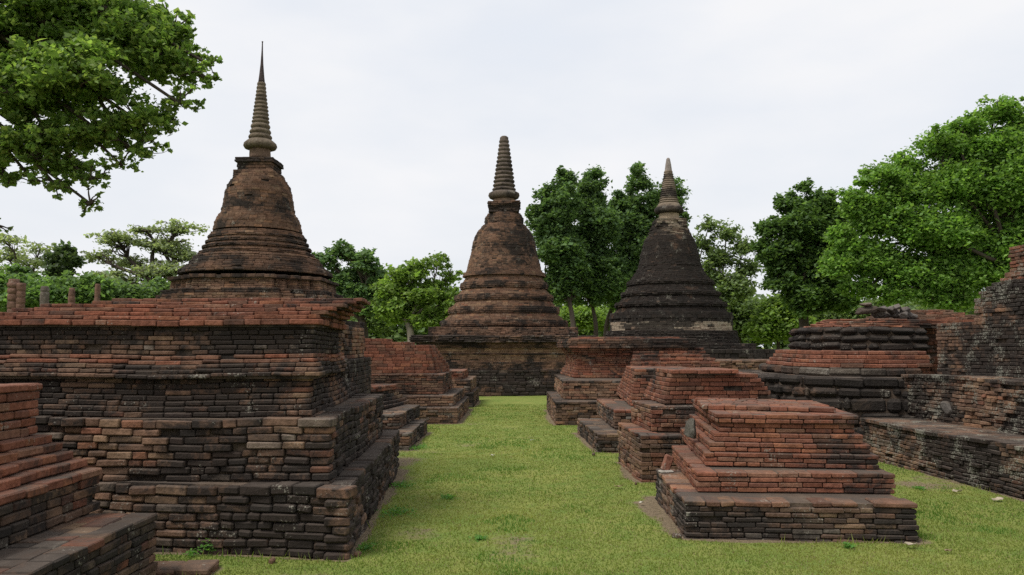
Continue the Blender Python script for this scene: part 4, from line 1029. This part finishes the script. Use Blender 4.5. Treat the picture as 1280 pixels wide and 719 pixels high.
tree('sparse_tree', 'pale thin-leaved tree with visible branches right of the blackened stupa', (905, 425), 46,
     [(886, 282, 16, 12), (905, 292, 18, 14), (880, 305, 16, 16), (925, 312, 20, 14), (900, 325, 26, 16), (935, 335, 18, 16), (885, 345, 18, 18), (915, 360, 32, 20), (890, 375, 25, 18)], 11500, .13, ((.18, .24, .11), (.15, .21, .09)), .22, tuft=.42, tufts=520, group=TB, bark=M_PALEBARK, fork=(905, 392), shell=(.2, 1))
tree('dark_tree', 'dense dark tree with a visible trunk in front of the big bright tree', (1002, 440), 38,
     [(1008, 236, 13, 13), (988, 256, 20, 16), (1028, 256, 20, 18), (968, 282, 22, 20), (1003, 285, 30, 28), (1040, 290, 24, 35), (962, 315, 22, 22), (995, 325, 34, 30), (1030, 340, 28, 32), (975, 352, 24, 20), (1012, 368, 34, 22), (1045, 375, 22, 22), (1005, 388, 24, 10)], 62000, .125, ((.105, .18, .06), (.085, .15, .05), (.14, .225, .07)), .26, tuft=.33, tufts=800, group=TB, fork=(1003, 372))
tree('big_tree', 'huge bright green spreading tree filling the right side behind the wall', (1275, 440), 32,
     [(1242, 143, 28, 18), (1205, 160, 26, 18), (1270, 155, 24, 20), (1172, 185, 28, 22), (1215, 190, 40, 30), (1265, 195, 40, 35), (1137, 205, 26, 20), (1095, 222, 26, 20), (1140, 240, 40, 28), (1190, 235, 45, 32), (1250, 245, 50, 36), (1080, 255, 28, 26),
      (1110, 275, 42, 28), (1160, 290, 48, 32), (1215, 300, 50, 34), (1060, 300, 24, 24), (1048, 332, 24, 20), (1090, 325, 40, 28), (1140, 340, 48, 26), (1190, 350, 45, 28), (1235, 340, 35, 30), (1270, 310, 40, 40), (1080, 362, 32, 16), (1130, 370, 36, 14), (1180, 378, 34, 14), (1300, 220, 60, 60), (1310, 320, 60, 60)],
     270000, .10, ((.175, .30, .07), (.14, .255, .06), (.22, .35, .085)), .32, tuft=.33, tufts=3300, group=TB, fork=(1262, 330), shell=(.4, 1.1))

# far wood
n = 90000; X = rng.uniform(-95, 95, n); Yw = rng.uniform(88, 104, n)
top = 5.2+2.6*(fbm(X, Yw*0, .06, 50)-.3)*2+1.3*fbm(X, X*0, .3, 60)
Zw = top*rng.random(n)**.6*rng.uniform(.5, 1, n)**.3
V, C = leafset(np.stack([X, Yw, Zw], 1), .5, .5, ((.16, .23, .10), (.13, .19, .085), (.19, .26, .11)), .25)  # the haze over the wood is painted into these leaf colours
me = raw_mesh('distant_wood', V, [np.arange(len(V)).reshape(-1, 4)], [M_LEAF], None, C)
tag(link('distant_wood', me), 'low hazy band of distant woodland along the horizon', 'woodland', kind='stuff')
